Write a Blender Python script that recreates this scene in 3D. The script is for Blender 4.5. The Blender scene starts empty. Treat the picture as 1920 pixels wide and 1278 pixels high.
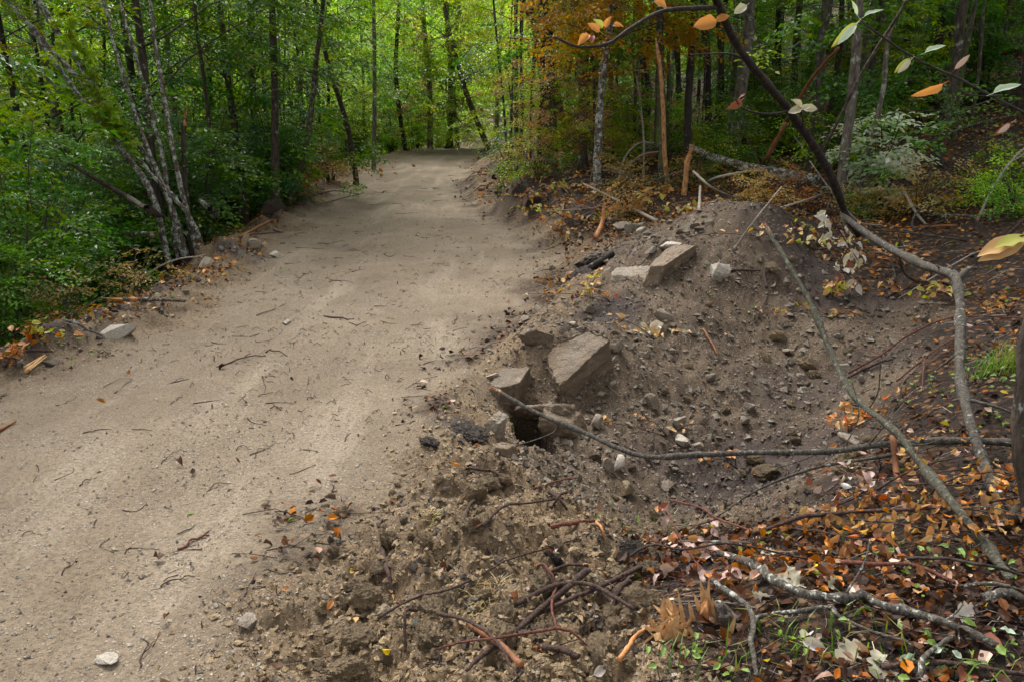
import bpy, bmesh, math, random
import numpy as np
from mathutils import Vector, Matrix

# ------------------------------------------------------------------ camera, sky, sun, exposure
SC = bpy.context.scene
COL = SC.collection
F = 1493.0                       # focal length in pixels of the 1920 wide photograph
CAMH = 1.6
PITCH = math.atan(419.0 / F)
cam_d = bpy.data.cameras.new('camera'); cam = bpy.data.objects.new('camera', cam_d); COL.objects.link(cam)
cam_d.sensor_width = 36; cam_d.lens = F / 1920 * 36; cam_d.clip_start = 0.05; cam_d.clip_end = 600
cam.location = (0, 0, CAMH); cam.rotation_euler = (math.pi / 2 - PITCH, 0, 0)
SC.camera = cam

SUN_ELEV, SUN_AZ = math.radians(56), math.radians(-24)   # azimuth from +Y towards +X
world = bpy.data.worlds.new('World'); SC.world = world; world.use_nodes = True
wn = world.node_tree; wn.nodes.clear()
sky = wn.nodes.new('ShaderNodeTexSky'); sky.sky_type = 'NISHITA'; sky.sun_disc = False
sky.sun_elevation = SUN_ELEV; sky.sun_rotation = SUN_AZ; sky.dust_density = 4.0; sky.air_density = 1.0; sky.ozone_density = 1.0
hs = wn.nodes.new('ShaderNodeHueSaturation'); hs.inputs['Saturation'].default_value = 0.14
bg = wn.nodes.new('ShaderNodeBackground'); bg.inputs['Strength'].default_value = 0.14
wo = wn.nodes.new('ShaderNodeOutputWorld')
wn.links.new(sky.outputs[0], hs.inputs['Color']); wn.links.new(hs.outputs[0], bg.inputs[0]); wn.links.new(bg.outputs[0], wo.inputs[0])
sun_d = bpy.data.lights.new('sun', 'SUN'); sun_d.energy = 1.3; sun_d.angle = math.radians(24); sun_d.color = (1, .95, .87)
sun = bpy.data.objects.new('sun', sun_d); COL.objects.link(sun)
sdir = Vector((math.cos(SUN_ELEV) * math.sin(SUN_AZ), math.cos(SUN_ELEV) * math.cos(SUN_AZ), math.sin(SUN_ELEV)))
sun.rotation_euler = sdir.to_track_quat('Z', 'Y').to_euler(); sun.location = (0, 0, 30)
vs = SC.view_settings
vs.view_transform = 'Standard'; vs.look = 'None'; vs.gamma = 1; vs.use_curve_mapping = False
vs.exposure = 1.58
cy = SC.cycles
cy.max_bounces = 7; cy.diffuse_bounces = 4; cy.glossy_bounces = 2; cy.transmission_bounces = 5; cy.transparent_max_bounces = 4
cy.use_denoising = True
try: cy.denoiser = 'OPENIMAGEDENOISE'
except Exception: pass
cy.sample_clamp_indirect = 6

# ------------------------------------------------------------------ numeric helpers
rng = np.random.default_rng(11)
random.seed(5)
CP, SP = math.cos(PITCH), math.sin(PITCH)
CAM = np.array([0, 0, CAMH])

def raydir(u, v):
    a = (u - 960) / F; b = (v - 639) / F
    return np.array([a, CP - b * SP, -SP - b * CP])

def air(u, v, y):                       # point seen at (u, v) and y metres ahead
    d = raydir(u, v)
    return CAM + d * (y / d[1])

def hsh(ix, iy, iz, s):
    h = (ix.astype(np.int64) * 374761393 + iy.astype(np.int64) * 668265263 + iz.astype(np.int64) * 2147483647 + s * 1274126177) & 0xffffffff
    h = ((h ^ (h >> 13)) * 1274126177) & 0xffffffff
    h = ((h ^ (h >> 16)) * 2246822519) & 0xffffffff
    return ((h ^ (h >> 15)) & 0xffffff) / float(0x1000000)

def vn2(x, y, s=0):
    x = np.asarray(x, float); y = np.asarray(y, float)
    ix = np.floor(x); iy = np.floor(y); fx = x - ix; fy = y - iy
    fx = fx * fx * fx * (fx * (fx * 6 - 15) + 10); fy = fy * fy * fy * (fy * (fy * 6 - 15) + 10)
    z = np.zeros_like(ix)
    a = hsh(ix, iy, z, s); b = hsh(ix + 1, iy, z, s); c = hsh(ix, iy + 1, z, s); d = hsh(ix + 1, iy + 1, z, s)
    return (a * (1 - fx) + b * fx) * (1 - fy) + (c * (1 - fx) + d * fx) * fy

def fbm2(x, y, o=4, s=0):
    r = 0; a = .5; n = 0
    ca, sa = math.cos(.7), math.sin(.7)
    for i in range(o):
        r = r + a * vn2(x, y, s + i * 17); n += a
        x, y = (x * ca - y * sa) * 2.03 + 5.1, (x * sa + y * ca) * 2.03 - 3.7; a *= .5
    return r / n

def vn3(p, s=0):
    i = np.floor(p); f = p - i; f = f * f * (3 - 2 * f)
    r = 0
    for dx in (0, 1):
        for dy in (0, 1):
            for dz in (0, 1):
                w = (f[:, 0] if dx else 1 - f[:, 0]) * (f[:, 1] if dy else 1 - f[:, 1]) * (f[:, 2] if dz else 1 - f[:, 2])
                r = r + w * hsh(i[:, 0] + dx, i[:, 1] + dy, i[:, 2] + dz, s)
    return r

def fbm3(p, o=4, s=0):
    r = 0; a = .5; n = 0
    for i in range(o):
        r = r + a * vn3(p, s + 31 * i); n += a; p = p * 2.07 + 3.3; a *= .5
    return r / n

def domes(x, y, size, s, dens=.7):       # lumpy clods: half-round bumps of random size
    x = x / size; y = y / size
    ix = np.floor(x); iy = np.floor(y); out = np.zeros_like(x); z = np.zeros_like(x)
    for dx in (-1, 0, 1):
        for dy in (-1, 0, 1):
            cx = ix + dx; cy_ = iy + dy
            px = cx + hsh(cx, cy_, z, s); py = cy_ + hsh(cx, cy_, z, s + 1)
            rr = .25 + .55 * hsh(cx, cy_, z, s + 2); ok = hsh(cx, cy_, z, s + 3) < dens
            q = 1 - ((x - px) ** 2 + (y - py) ** 2) / (rr * rr)
            out = np.maximum(out, np.where(ok & (q > 0), np.sqrt(np.maximum(q, 0)) * rr, 0))
    return out * size

def sst(a, b, x):
    t = np.clip((x - a) / (b - a), 0, 1); return t * t * (3 - 2 * t)

# ------------------------------------------------------------------ terrain
def zroad(y):
    y = np.asarray(y, float)
    k = np.clip(y, 30, 44) - 30
    return .0014 * np.maximum(0, np.minimum(y, 30) - 12) ** 2 + .05 * np.minimum(k, 1.0) - .025 * np.minimum(k, 1.0) ** 2 - .05 * np.maximum(k - 1, 0)

def on_road(u, v):
    d = raydir(u, v); y = CAMH / max(1e-3, -d[2] / d[1])
    for _ in range(60):
        y = .6 * y + .4 * (CAMH - float(zroad(min(y, 31)))) / max(1e-3, -d[2] / d[1])
    y = min(y, 33)
    return d[0] / d[1] * y, y

LE = [(-1400, 1250), (-500, 850), (-200, 770), (0, 708), (120, 668), (240, 628), (350, 578), (430, 522), (480, 472), (530, 422), (600, 372), (650, 337), (680, 314), (720, 297), (765, 285), (800, 280)]
RE = [(600, 1380), (620, 1278), (690, 1100), (740, 950), (800, 830), (870, 730), (930, 650), (1000, 590), (1050, 530), (1055, 492), (1030, 460), (960, 420), (893, 385), (876, 350), (884, 320), (903, 297), (912, 285)]
le = np.array(sorted([on_road(*p) for p in LE], key=lambda t: t[1])); re_ = np.array(sorted([on_road(*p) for p in RE], key=lambda t: t[1]))
le = np.vstack([[-3.6, -8], [-3.5, 2], le[le[:, 1] > 3.4], [-3.4, 36], [-2.0, 60]]); re_ = np.vstack([[-.7, -8], re_, [-.6, 36], [1.4, 60]])
YS = np.arange(-8, 60, .1)
ker = np.hanning(9); ker /= ker.sum()
XL = np.convolve(np.pad(np.interp(YS, le[:, 0 + 1], le[:, 0]), 4, 'edge'), ker, 'valid')
XR = np.convolve(np.pad(np.interp(YS, re_[:, 1], re_[:, 0]), 4, 'edge'), ker, 'valid')
def xl(y): return np.interp(y, YS, XL)
def xr(y): return np.interp(y, YS, XR)

cps = []
# pixel + metres ahead: the height follows from the sight line
for u, v, y in [(1000, 340, 13), (1150, 330, 13.2), (1250, 370, 10.5), (1400, 372, 7.8), (1330, 395, 7.7), (1240, 430, 7.9), (1140, 470, 8), (1280, 500, 6.8), (1180, 560, 6.4), (1060, 640, 5.2),
                (1090, 735, 4.95), (1400, 600, 6.3), (1400, 700, 5.5), (1400, 800, 4.9), (1300, 880, 4.4), (1450, 900, 4.2), (1300, 960, 3.6), (1300, 1010, 3.05), (1300, 1080, 2.5), (1100, 1080, 2.5),
                (1000, 900, 3.6), (950, 950, 3.1), (1150, 870, 4.2), (1200, 780, 4.8), (1100, 810, 4.5), (1650, 740, 4.7), (1700, 650, 5.3), (1750, 560, 6.5), (1600, 560, 6.8), (1560, 460, 7.8),
                (1650, 480, 7.6), (1800, 520, 6.8), (1900, 600, 5.4), (1850, 700, 4.3), (1700, 800, 3.9), (1600, 870, 3.6), (1550, 950, 3.0), (1700, 950, 2.8), (1850, 1000, 2.5), (1500, 1100, 2.25),
                (1500, 1278, 1.75), (1850, 1278, 1.7), (1100, 1278, 1.9), (1600, 420, 9), (1800, 420, 8.5), (1900, 400, 8), (1700, 330, 11), (1850, 300, 11), (1850, 220, 14), (1500, 300, 13), (1350, 300, 14),
                (1250, 290, 14.5), (1500, 800, 4.95), (1550, 700, 5.6), (1500, 560, 6.7), (1480, 400, 8.2), (1080, 400, 10.6), (1020, 300, 18), (960, 268, 24), (1100, 280, 18), (1700, 120, 22), (1400, 200, 22), (1950, 100, 18)]:
    cps.append(air(u, v, y))
for x, y, z in [(0, 0, .08), (1.5, .5, .28), (3, 1, .5), (4, 3, .55), (5, 0, 1.1), (8, 5, 1.9), (2, -4, .4), (6, -6, 1.2), (12, 8, 3.4), (16, 14, 4.8), (24, 22, 8), (30, 5, 8), (14, 30, 6), (30, 45, 14), (8, 26, 2.6),
                (4, 30, 1.9), (3, 40, 1.5), (10, 50, 5), (0, 60, 0), (40, 90, 22), (0, 80, 4), (-8, 60, 1), (-20, 80, 8), (5, 110, 22), (-30, 110, 22), (-60, 100, 22), (60, 60, 26), (60, 10, 20), (0, 150, 44), (-60, 150, 44), (70, 130, 44),
                (-70, 50, 2), (-40, 60, -2), (-70, 0, -4)]:
    cps.append(np.array([x, y, z]))
for y in list(np.arange(-6, 12, 1.0)) + list(np.arange(12, 40, 2.5)):
    z0 = float(zroad(y)); l = float(xl(y)); r = float(xr(y))
    cps += [np.array([l + .1, y, z0]), np.array([r - .1, y, z0]), np.array([(l + r) / 2, y, z0])]
    if y < 3: cps.append(np.array([r + .5, y, .05]))
    cps.append(np.array([l - .5, y, z0 - .02]))
for y in (-5, 0, 4, 7, 10, 14, 19, 25, 32, 40):
    z0 = float(zroad(y)); l = float(xl(y))
    for dx, dz in ((1.0, .25), (1.8, .85), (3.2, 1.7), (6, 2.9), (10, 4.0), (16, 5.0), (28, 5.5)):
        k = 1 if y < 20 else .7
        cps.append(np.array([l - dx, y, z0 - dz * k]))
CPT = np.array(cps)
# solve a biharmonic surface through the measured heights
_n = len(CPT); XY = CPT[:, :2]
_A = np.zeros((_n + 3, _n + 3)); _A[:_n, :_n] = np.sqrt(((XY[:, None] - XY[None]) ** 2).sum(-1) + .04) - 1e-3 * np.eye(_n)
_A[:_n, _n] = 1; _A[:_n, _n + 1:] = XY; _A[_n, :_n] = 1; _A[_n + 1:, :_n] = XY.T
_W = np.linalg.solve(_A, np.concatenate([CPT[:, 2], [0, 0, 0]]))

def hbase(x, y):
    x = np.asarray(x, float).ravel(); y = np.asarray(y, float).ravel(); out = np.empty_like(x)
    for i in range(0, len(x), 40000):
        a = x[i:i + 40000]; b = y[i:i + 40000]
        r = np.sqrt((a[:, None] - XY[None, :, 0]) ** 2 + (b[:, None] - XY[None, :, 1]) ** 2 + .04)
        out[i:i + 40000] = r @ _W[:_n] + _W[_n] + _W[_n + 1] * a + _W[_n + 2] * b
    d = np.minimum(x - xl(y), xr(y) - x)
    w = sst(-.3, .12, d) * (1 - sst(34, 40, y))
    return out * (1 - w) + zroad(y) * w

def pip(x, y, poly):
    ins = np.zeros(x.shape, bool); n = len(poly); dist = np.full(x.shape, 1e9)
    for i in range(n):
        x1, y1 = poly[i]; x2, y2 = poly[(i + 1) % n]
        c = ((y1 > y) != (y2 > y)) & (x < (x2 - x1) * (y - y1) / (y2 - y1 + 1e-12) + x1)
        ins ^= c
        t = np.clip(((x - x1) * (x2 - x1) + (y - y1) * (y2 - y1)) / ((x2 - x1) ** 2 + (y2 - y1) ** 2 + 1e-12), 0, 1)
        dist = np.minimum(dist, np.hypot(x - x1 - t * (x2 - x1), y - y1 - t * (y2 - y1)))
    return np.where(ins, dist, -dist)

def march(u, v, fn, smax=70):
    d = raydir(u, v); s0, s1 = 1.2, smax
    S = np.geomspace(s0, s1, 400)
    P = CAM + d * S[:, None]; g = P[:, 2] - fn(P[:, 0], P[:, 1])
    k = int(np.argmax(g < 0)) if (g < 0).any() else len(S) - 1
    a, b = S[max(k - 1, 0)], S[k]
    S = np.linspace(a, b, 40); P = CAM + d * S[:, None]; g = P[:, 2] - fn(P[:, 0], P[:, 1])
    k = int(np.argmax(g < 0)) if (g < 0).any() else len(S) - 1
    return P[k]

SOILPX = [(560, 1400), (690, 1050), (760, 900), (850, 750), (1000, 590), (1045, 520), (1020, 460), (880, 375), (880, 310), (925, 285), (960, 325), (1012, 390), (1065, 440), (1130, 442), (1230, 415), (1390, 365), (1450, 395), (1560, 500), (1690, 555), (1760, 590),
          (1720, 680), (1640, 760), (1560, 920), (1420, 985), (1210, 1010), (1190, 1120), (1180, 1400)]
SOIL = [tuple(march(u, v, hbase)[:2]) if v < 1300 else None for u, v in SOILPX]
SOIL = [(-1.2, -.6), (-1.2, 2.2)] + SOIL[2:-1] + [(.36, .6), (.36, -.6)]
HOLE = march(1003, 822, hbase); HOLE = np.array([HOLE[0], HOLE[1] + .12, 0])

def weights(x, y):
    d = np.minimum(x - xl(y), xr(y) - x)
    jig = (fbm2(x * 2.3, y * 2.3, 4, 91) - .5)
    road = sst(-.22, .50, d + jig * .75) * (1 - sst(35, 38, y))
    sd = pip(x, y, SOIL) + jig * .5
    soil = sst(-.12, .12, sd)
    left = sst(.25, 1.3, xl(y) - x + jig * .6)                 # left bank: soil strip near the road, then litter
    soil = np.maximum(soil, (1 - left) * (x < xl(y) + .5))
    soil = np.maximum(soil, road * 0)
    lit = np.clip(1 - soil - road, 0, 1)
    soil = np.clip(1 - road - lit, 0, 1)
    return road, soil, lit

def pitmask(x, y):
    return np.clip(sst(3.0, 4.3, y + .35 * x + 1.1 * (fbm2(x * 2, y * 2, 4, 44) - .5)) * sst(.05, .7, x - xr(y)), 0, 1) * (1 - .6 * sst(8, 9.5, y))

def hfull(x, y, shape=None):
    x = np.asarray(x, float); sh = x.shape; x = x.ravel(); y = np.asarray(y, float).ravel()
    h = hbase(x, y); road, soil, lit = weights(x, y)
    near = 1 - sst(16, 30, np.hypot(x, y))
    # road: gentle wheel hollows, ridges
    xc = (x - xl(y)) / np.maximum(xr(y) - xl(y), .5)
    h = h + road * (.03 * (fbm2(x * .9, y * .5, 3, 5) - .5) + .022 * (fbm2(x * 5, y * 4, 3, 6) - .5) + .007 * (fbm2(x * 26, y * 22, 3, 66) - .5) - .03 * np.exp(-((xc - .3) / .09) ** 2) - .03 * np.exp(-((xc - .72) / .09) ** 2))
    m = near * soil
    k = m > .01
    if k.any():
        xs, ys = x[k], y[k]
        wx = xs + .06 * (fbm2(xs * 9, ys * 9, 3, 41) - .5); wy = ys + .06 * (fbm2(xs * 9 + 7, ys * 9 + 3, 3, 42) - .5)
        pitz = sst(3.2, 4.0, ys) * (xs > xr(ys)); lump = .5 * (1 - .8 * pitz) * domes(wx, wy, .19, 3, .34) + .65 * (1 - .6 * pitz) * domes(wx, wy, .085, 13, .5) + .8 * (1 - .35 * pitz) * domes(wx, wy, .042, 23, .6)
        lump = lump + .9 * domes(wx, wy, .022, 33, .6) + .55 * sst(8, 10, ys) * domes(wx, wy, .34, 43, .5)
        amp = .45 + .8 * fbm2(xs * 1.3, ys * 1.3, 3, 77)
        lump = lump * amp + .20 * (fbm2(xs * 1.6, ys * 1.6, 4, 8) - .5) + .06 * (fbm2(xs * 7, ys * 7, 4, 9) - .5) + .016 * (fbm2(xs * 40, ys * 40, 3, 10) - .5)
        h[k] += m[k] * (lump - .03)
    h = h + lit * (.16 * (fbm2(x * .8, y * .8, 4, 15) - .5) + near * .06 * (fbm2(x * 6, y * 6, 4, 16) - .5))
    # earth ridge pushed up along both road edges
    d = np.minimum(x - xl(y), xr(y) - x)
    h = h + np.where(x < xl(y) + .6, .10, .05) * np.exp(-((d + .15) / .2) ** 2) * (.3 + 1.2 * fbm2(x * 2.1, y * 2.1, 3, 71)) * (y < 40)
    # culvert mouth
    hx = (x - HOLE[0]); hy = (y - HOLE[1])
    hol = sst(.125, .07, np.abs(hx + .15 * hy + .07 * (fbm2(x * 14, y * 14, 3, 57) - .5))) * sst(.34, .24, np.abs(hy - .12))
    h = h - .6 * hol
    return h.reshape(sh)

_cache = {}
def at(u, v, lift=0):
    k = (u, v)
    if k not in _cache: _cache[k] = march(u, v, hfull)
    return _cache[k] + np.array([0, 0, lift])

def gz(x, y): return float(hfull(np.array([x]), np.array([y]))[0])

# ------------------------------------------------------------------ mesh + object helpers
def mesh(name, V, faces, mat=None, smooth=False, col=None, attrs=None, mats=None, midx=None):
    """faces: list of int arrays (n,3) / (n,4)"""
    me = bpy.data.meshes.new(name)
    V = np.asarray(V, np.float32); faces = [np.asarray(f, np.int32) for f in faces if len(f)]
    me.vertices.add(len(V)); me.vertices.foreach_set('co', V.ravel())
    nl = sum(f.size for f in faces); npoly = sum(len(f) for f in faces)
    me.loops.add(nl); me.polygons.add(npoly)
    me.loops.foreach_set('vertex_index', np.concatenate([f.ravel() for f in faces]))
    tot = np.concatenate([np.full(len(f), f.shape[1], np.int32) for f in faces])
    st = np.concatenate([[0], np.cumsum(tot)[:-1]]).astype(np.int32)
    me.polygons.foreach_set('loop_start', st)
    me.polygons.foreach_set('loop_total', tot)
    me.polygons.foreach_set('use_smooth', np.full(npoly, bool(smooth)))
    if col is not None:
        a = me.attributes.new('col', 'FLOAT_COLOR', 'POINT')
        c = np.ones((len(V), 4), np.float32); c[:, :3] = col; a.data.foreach_set('color', c.ravel())
    for k, w in (attrs or {}).items():
        a = me.attributes.new(k, 'FLOAT', 'POINT'); a.data.foreach_set('value', np.asarray(w, np.float32))
    if mat: me.materials.append(mat)
    me.update(); me.validate(clean_customdata=False)
    return me

def link(name, me, parent=None, loc=None):
    o = bpy.data.objects.new(name, me); COL.objects.link(o)
    if parent is not None: o.parent = parent
    if loc is not None: o.location = tuple(float(t) for t in loc)
    return o

def tag(o, label, cat, group=None, kind=None):
    if label: o['label'] = label
    if cat: o['category'] = cat
    if group: o['group'] = group
    if kind: o['kind'] = kind
    return o

def empty(name, loc, label, cat, group=None):
    o = bpy.data.objects.new(name, None); COL.objects.link(o); o.location = tuple(float(t) for t in loc)
    o.empty_display_size = .1
    return tag(o, label, cat, group)

class Acc:                                # collects tubes into one mesh
    def __init__(s): s.V = []; s.Q = []; s.T = []; s.n = 0
    def add(s, V, Q=None, T=None):
        s.V.append(V)
        if Q is not None and len(Q): s.Q.append(np.asarray(Q) + s.n)
        if T is not None and len(T): s.T.append(np.asarray(T) + s.n)
        s.n += len(V)
    def mesh(s, name, mat, smooth=True, off=None):
        V = np.concatenate(s.V)
        if off is not None: V = V - off
        return mesh(name, V, [f for f in ([np.concatenate(s.Q)] if s.Q else []) + ([np.concatenate(s.T)] if s.T else [])], mat, smooth)

def resample(P, n):
    P = np.asarray(P, float)
    if len(P) == 2: return P[0] + (P[1] - P[0]) * np.linspace(0, 1, n)[:, None]
    E = np.vstack([2 * P[0] - P[1], P, 2 * P[-1] - P[-2]]); m = len(P) - 1
    t = np.linspace(0, m - 1e-9, n); i = t.astype(int); f = (t - i)[:, None]
    a, b, c, d = E[i], E[i + 1], E[i + 2], E[i + 3]
    return .5 * (2 * b + (c - a) * f + (2 * a - 5 * b + 4 * c - d) * f ** 2 + (3 * b - a - 3 * c + d) * f ** 3)

def tube(P, r0, r1, seg=8, n=None, rough=.12, wob=0, seed=0, taper=1.0):
    n = n or max(4, int(len(P) * 4)); P = resample(P, n)
    r = np.random.default_rng(seed + 100)
    if wob:
        k = r.normal(0, wob, (n, 3)); k[0] = 0
        k = (k + np.roll(k, 1, 0) + np.roll(k, -1, 0)) / 3; P = P + k
    tt = np.linspace(0, 1, n) ** taper
    R = r0 + (r1 - r0) * tt
    T = np.gradient(P, axis=0); T /= np.linalg.norm(T, axis=1)[:, None] + 1e-9
    up = np.array([0, 0, 1.0]) if abs(T[0, 2]) < .8 else np.array([0, 1.0, 0])
    N = np.zeros_like(P); u = np.cross(T[0], up); u /= np.linalg.norm(u)
    for i in range(n):
        u = u - T[i] * (u @ T[i]); u /= np.linalg.norm(u) + 1e-9; N[i] = u
    B = np.cross(T, N)
    an = np.linspace(0, 2 * math.pi, seg, endpoint=False)
    ring = np.cos(an)[None, :, None] * N[:, None] + np.sin(an)[None, :, None] * B[:, None]
    RR = R[:, None] * (1 + r.normal(0, rough, (n, seg)) * .6 + r.normal(0, rough, (n, 1)) * .5)
    if n >= 50:
        for _ in range(9):
            RR = RR * (1 + r.uniform(.12, .38) * np.exp(-((np.arange(n) - r.uniform(3, n - 4)) / r.uniform(.5, 1.1)) ** 2))[:, None]
    V = (P[:, None] + ring * RR[..., None]).reshape(-1, 3)
    i = np.arange(n - 1)[:, None] * seg; j = np.arange(seg)[None]; j2 = (j + 1) % seg
    Q = np.stack([i + j, i + j2, i + seg + j2, i + seg + j], -1).reshape(-1, 4)
    V = np.vstack([V, P[0], P[-1]]); c0 = n * seg
    k = np.arange(seg); k2 = (k + 1) % seg
    Tr = np.vstack([np.stack([k2, k, np.full(seg, c0)], -1), np.stack([(n - 1) * seg + k, (n - 1) * seg + k2, np.full(seg, c0 + 1)], -1)])
    return V, Q, Tr

_ico = {}
def ico(sub):
    if sub not in _ico:
        bm = bmesh.new(); bmesh.ops.create_icosphere(bm, subdivisions=sub, radius=1)
        V = np.array([v.co[:] for v in bm.verts]); T = np.array([[v.index for v in f.verts] for f in bm.faces]); bm.free()
        _ico[sub] = (V / np.linalg.norm(V, axis=1)[:, None], T)
    V, T = _ico[sub]; return V.copy(), T.copy()

def rock_arr(seed, size, sub=2, cuts=9, planes=(), noise=.10, lo=.45, hi=.8):
    r = np.random.default_rng(seed); V, T = ico(sub); V *= 1.25
    N = r.normal(0, 1, (cuts, 3)); N /= np.linalg.norm(N, axis=1)[:, None]
    pl = [(n, d) for n, d in zip(N, r.uniform(lo, hi, cuts))] + [(np.array(n) / np.linalg.norm(n), d) for n, d in planes]
    for n, d in pl:
        e = V @ n - d; V -= np.maximum(e, 0)[:, None] * n
    if noise:
        k = (fbm3(V * 2.2 + seed, 5, seed) - .5) * noise * 2
        V = V * (1 + k)[:, None]
    return V * np.array(size), T

def rotz(a):
    c, s = math.cos(a), math.sin(a); return np.array([[c, -s, 0], [s, c, 0], [0, 0, 1]])

def rot_any(r):
    q = r.normal(0, 1, 4); q /= np.linalg.norm(q); w, x, y, z = q
    return np.array([[1 - 2 * (y * y + z * z), 2 * (x * y - z * w), 2 * (x * z + y * w)], [2 * (x * y + z * w), 1 - 2 * (x * x + z * z), 2 * (y * z - x * w)], [2 * (x * z - y * w), 2 * (y * z + x * w), 1 - 2 * (x * x + y * y)]])

# ------------------------------------------------------------------ materials
class NT:
    def __init__(s, name):
        s.m = bpy.data.materials.new(name); s.m.use_nodes = True; s.t = s.m.node_tree; s.t.nodes.clear()
        s.out = s.n('ShaderNodeOutputMaterial')
    def n(s, typ, **kw):
        o = s.t.nodes.new(typ)
        for k, v in kw.items(): setattr(o, k, v)
        return o
    def l(s, a, b): s.t.links.new(a, b)
    def obj(s): return s.n('ShaderNodeTexCoord').outputs['Object']
    def noise(s, vec, scale, detail=4, rough=.55):
        o = s.n('ShaderNodeTexNoise'); o.inputs['Scale'].default_value = scale; o.inputs['Detail'].default_value = detail; o.inputs['Roughness'].default_value = rough
        s.l(vec, o.inputs['Vector']); return o.outputs[0]
    def voro(s, vec, scale, out='Distance', feature='F1'):
        o = s.n('ShaderNodeTexVoronoi', feature=feature); o.inputs['Scale'].default_value = scale; s.l(vec, o.inputs['Vector']); return o.outputs[out]
    def ramp(s, fac, stops, interp='LINEAR'):
        o = s.n('ShaderNodeValToRGB'); e = o.color_ramp.elements; o.color_ramp.interpolation = interp
        while len(e) < len(stops): e.new(.5)
        for el, (p, c) in zip(e, stops): el.position = p; el.color = (*c, 1) if len(c) == 3 else c
        s.l(fac, o.inputs[0]); return o.outputs[0]
    def mix(s, f, a, b, mode='MIX'):
        o = s.n('ShaderNodeMix', data_type='RGBA', blend_type=mode)
        for sock, val in ((o.inputs[0], f), (o.inputs[6], a), (o.inputs[7], b)):
            if isinstance(val, (int, float)): sock.default_value = val
            elif isinstance(val, tuple): sock.default_value = (*val, 1)
            else: s.l(val, sock)
        return o.outputs[2]
    def math(s, op, a, b=0):
        o = s.n('ShaderNodeMath', operation=op)
        for sock, val in ((o.inputs[0], a), (o.inputs[1], b)):
            if isinstance(val, (int, float)): sock.default_value = val
            else: s.l(val, sock)
        return o.outputs[0]
    def step(s, x, a, b):
        o = s.n('ShaderNodeMapRange'); o.interpolation_type = 'SMOOTHSTEP'; o.inputs[1].default_value = a; o.inputs[2].default_value = b; s.l(x, o.inputs[0]); return o.outputs[0]
    def attr(s, name, out='Fac'):
        o = s.n('ShaderNodeAttribute'); o.attribute_name = name; return o.outputs[out]
    def bsdf(s, col, rough=.85, spec=.25, bump=None, strength=.6, dist=.01):
        o = s.n('ShaderNodeBsdfPrincipled')
        if isinstance(col, tuple): o.inputs['Base Color'].default_value = (*col, 1)
        else: s.l(col, o.inputs['Base Color'])
        if isinstance(rough, (int, float)): o.inputs['Roughness'].default_value = rough
        else: s.l(rough, o.inputs['Roughness'])
        o.inputs['Specular IOR Level'].default_value = spec
        if bump is not None:
            b = s.n('ShaderNodeBump'); b.inputs['Strength'].default_value = strength; b.inputs['Distance'].default_value = dist
            s.l(bump, b.inputs['Height']); s.l(b.outputs[0], o.inputs['Normal'])
        return o.outputs[0]
    def done(s, sh): s.l(sh, s.out.inputs[0]); return s.m

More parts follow.
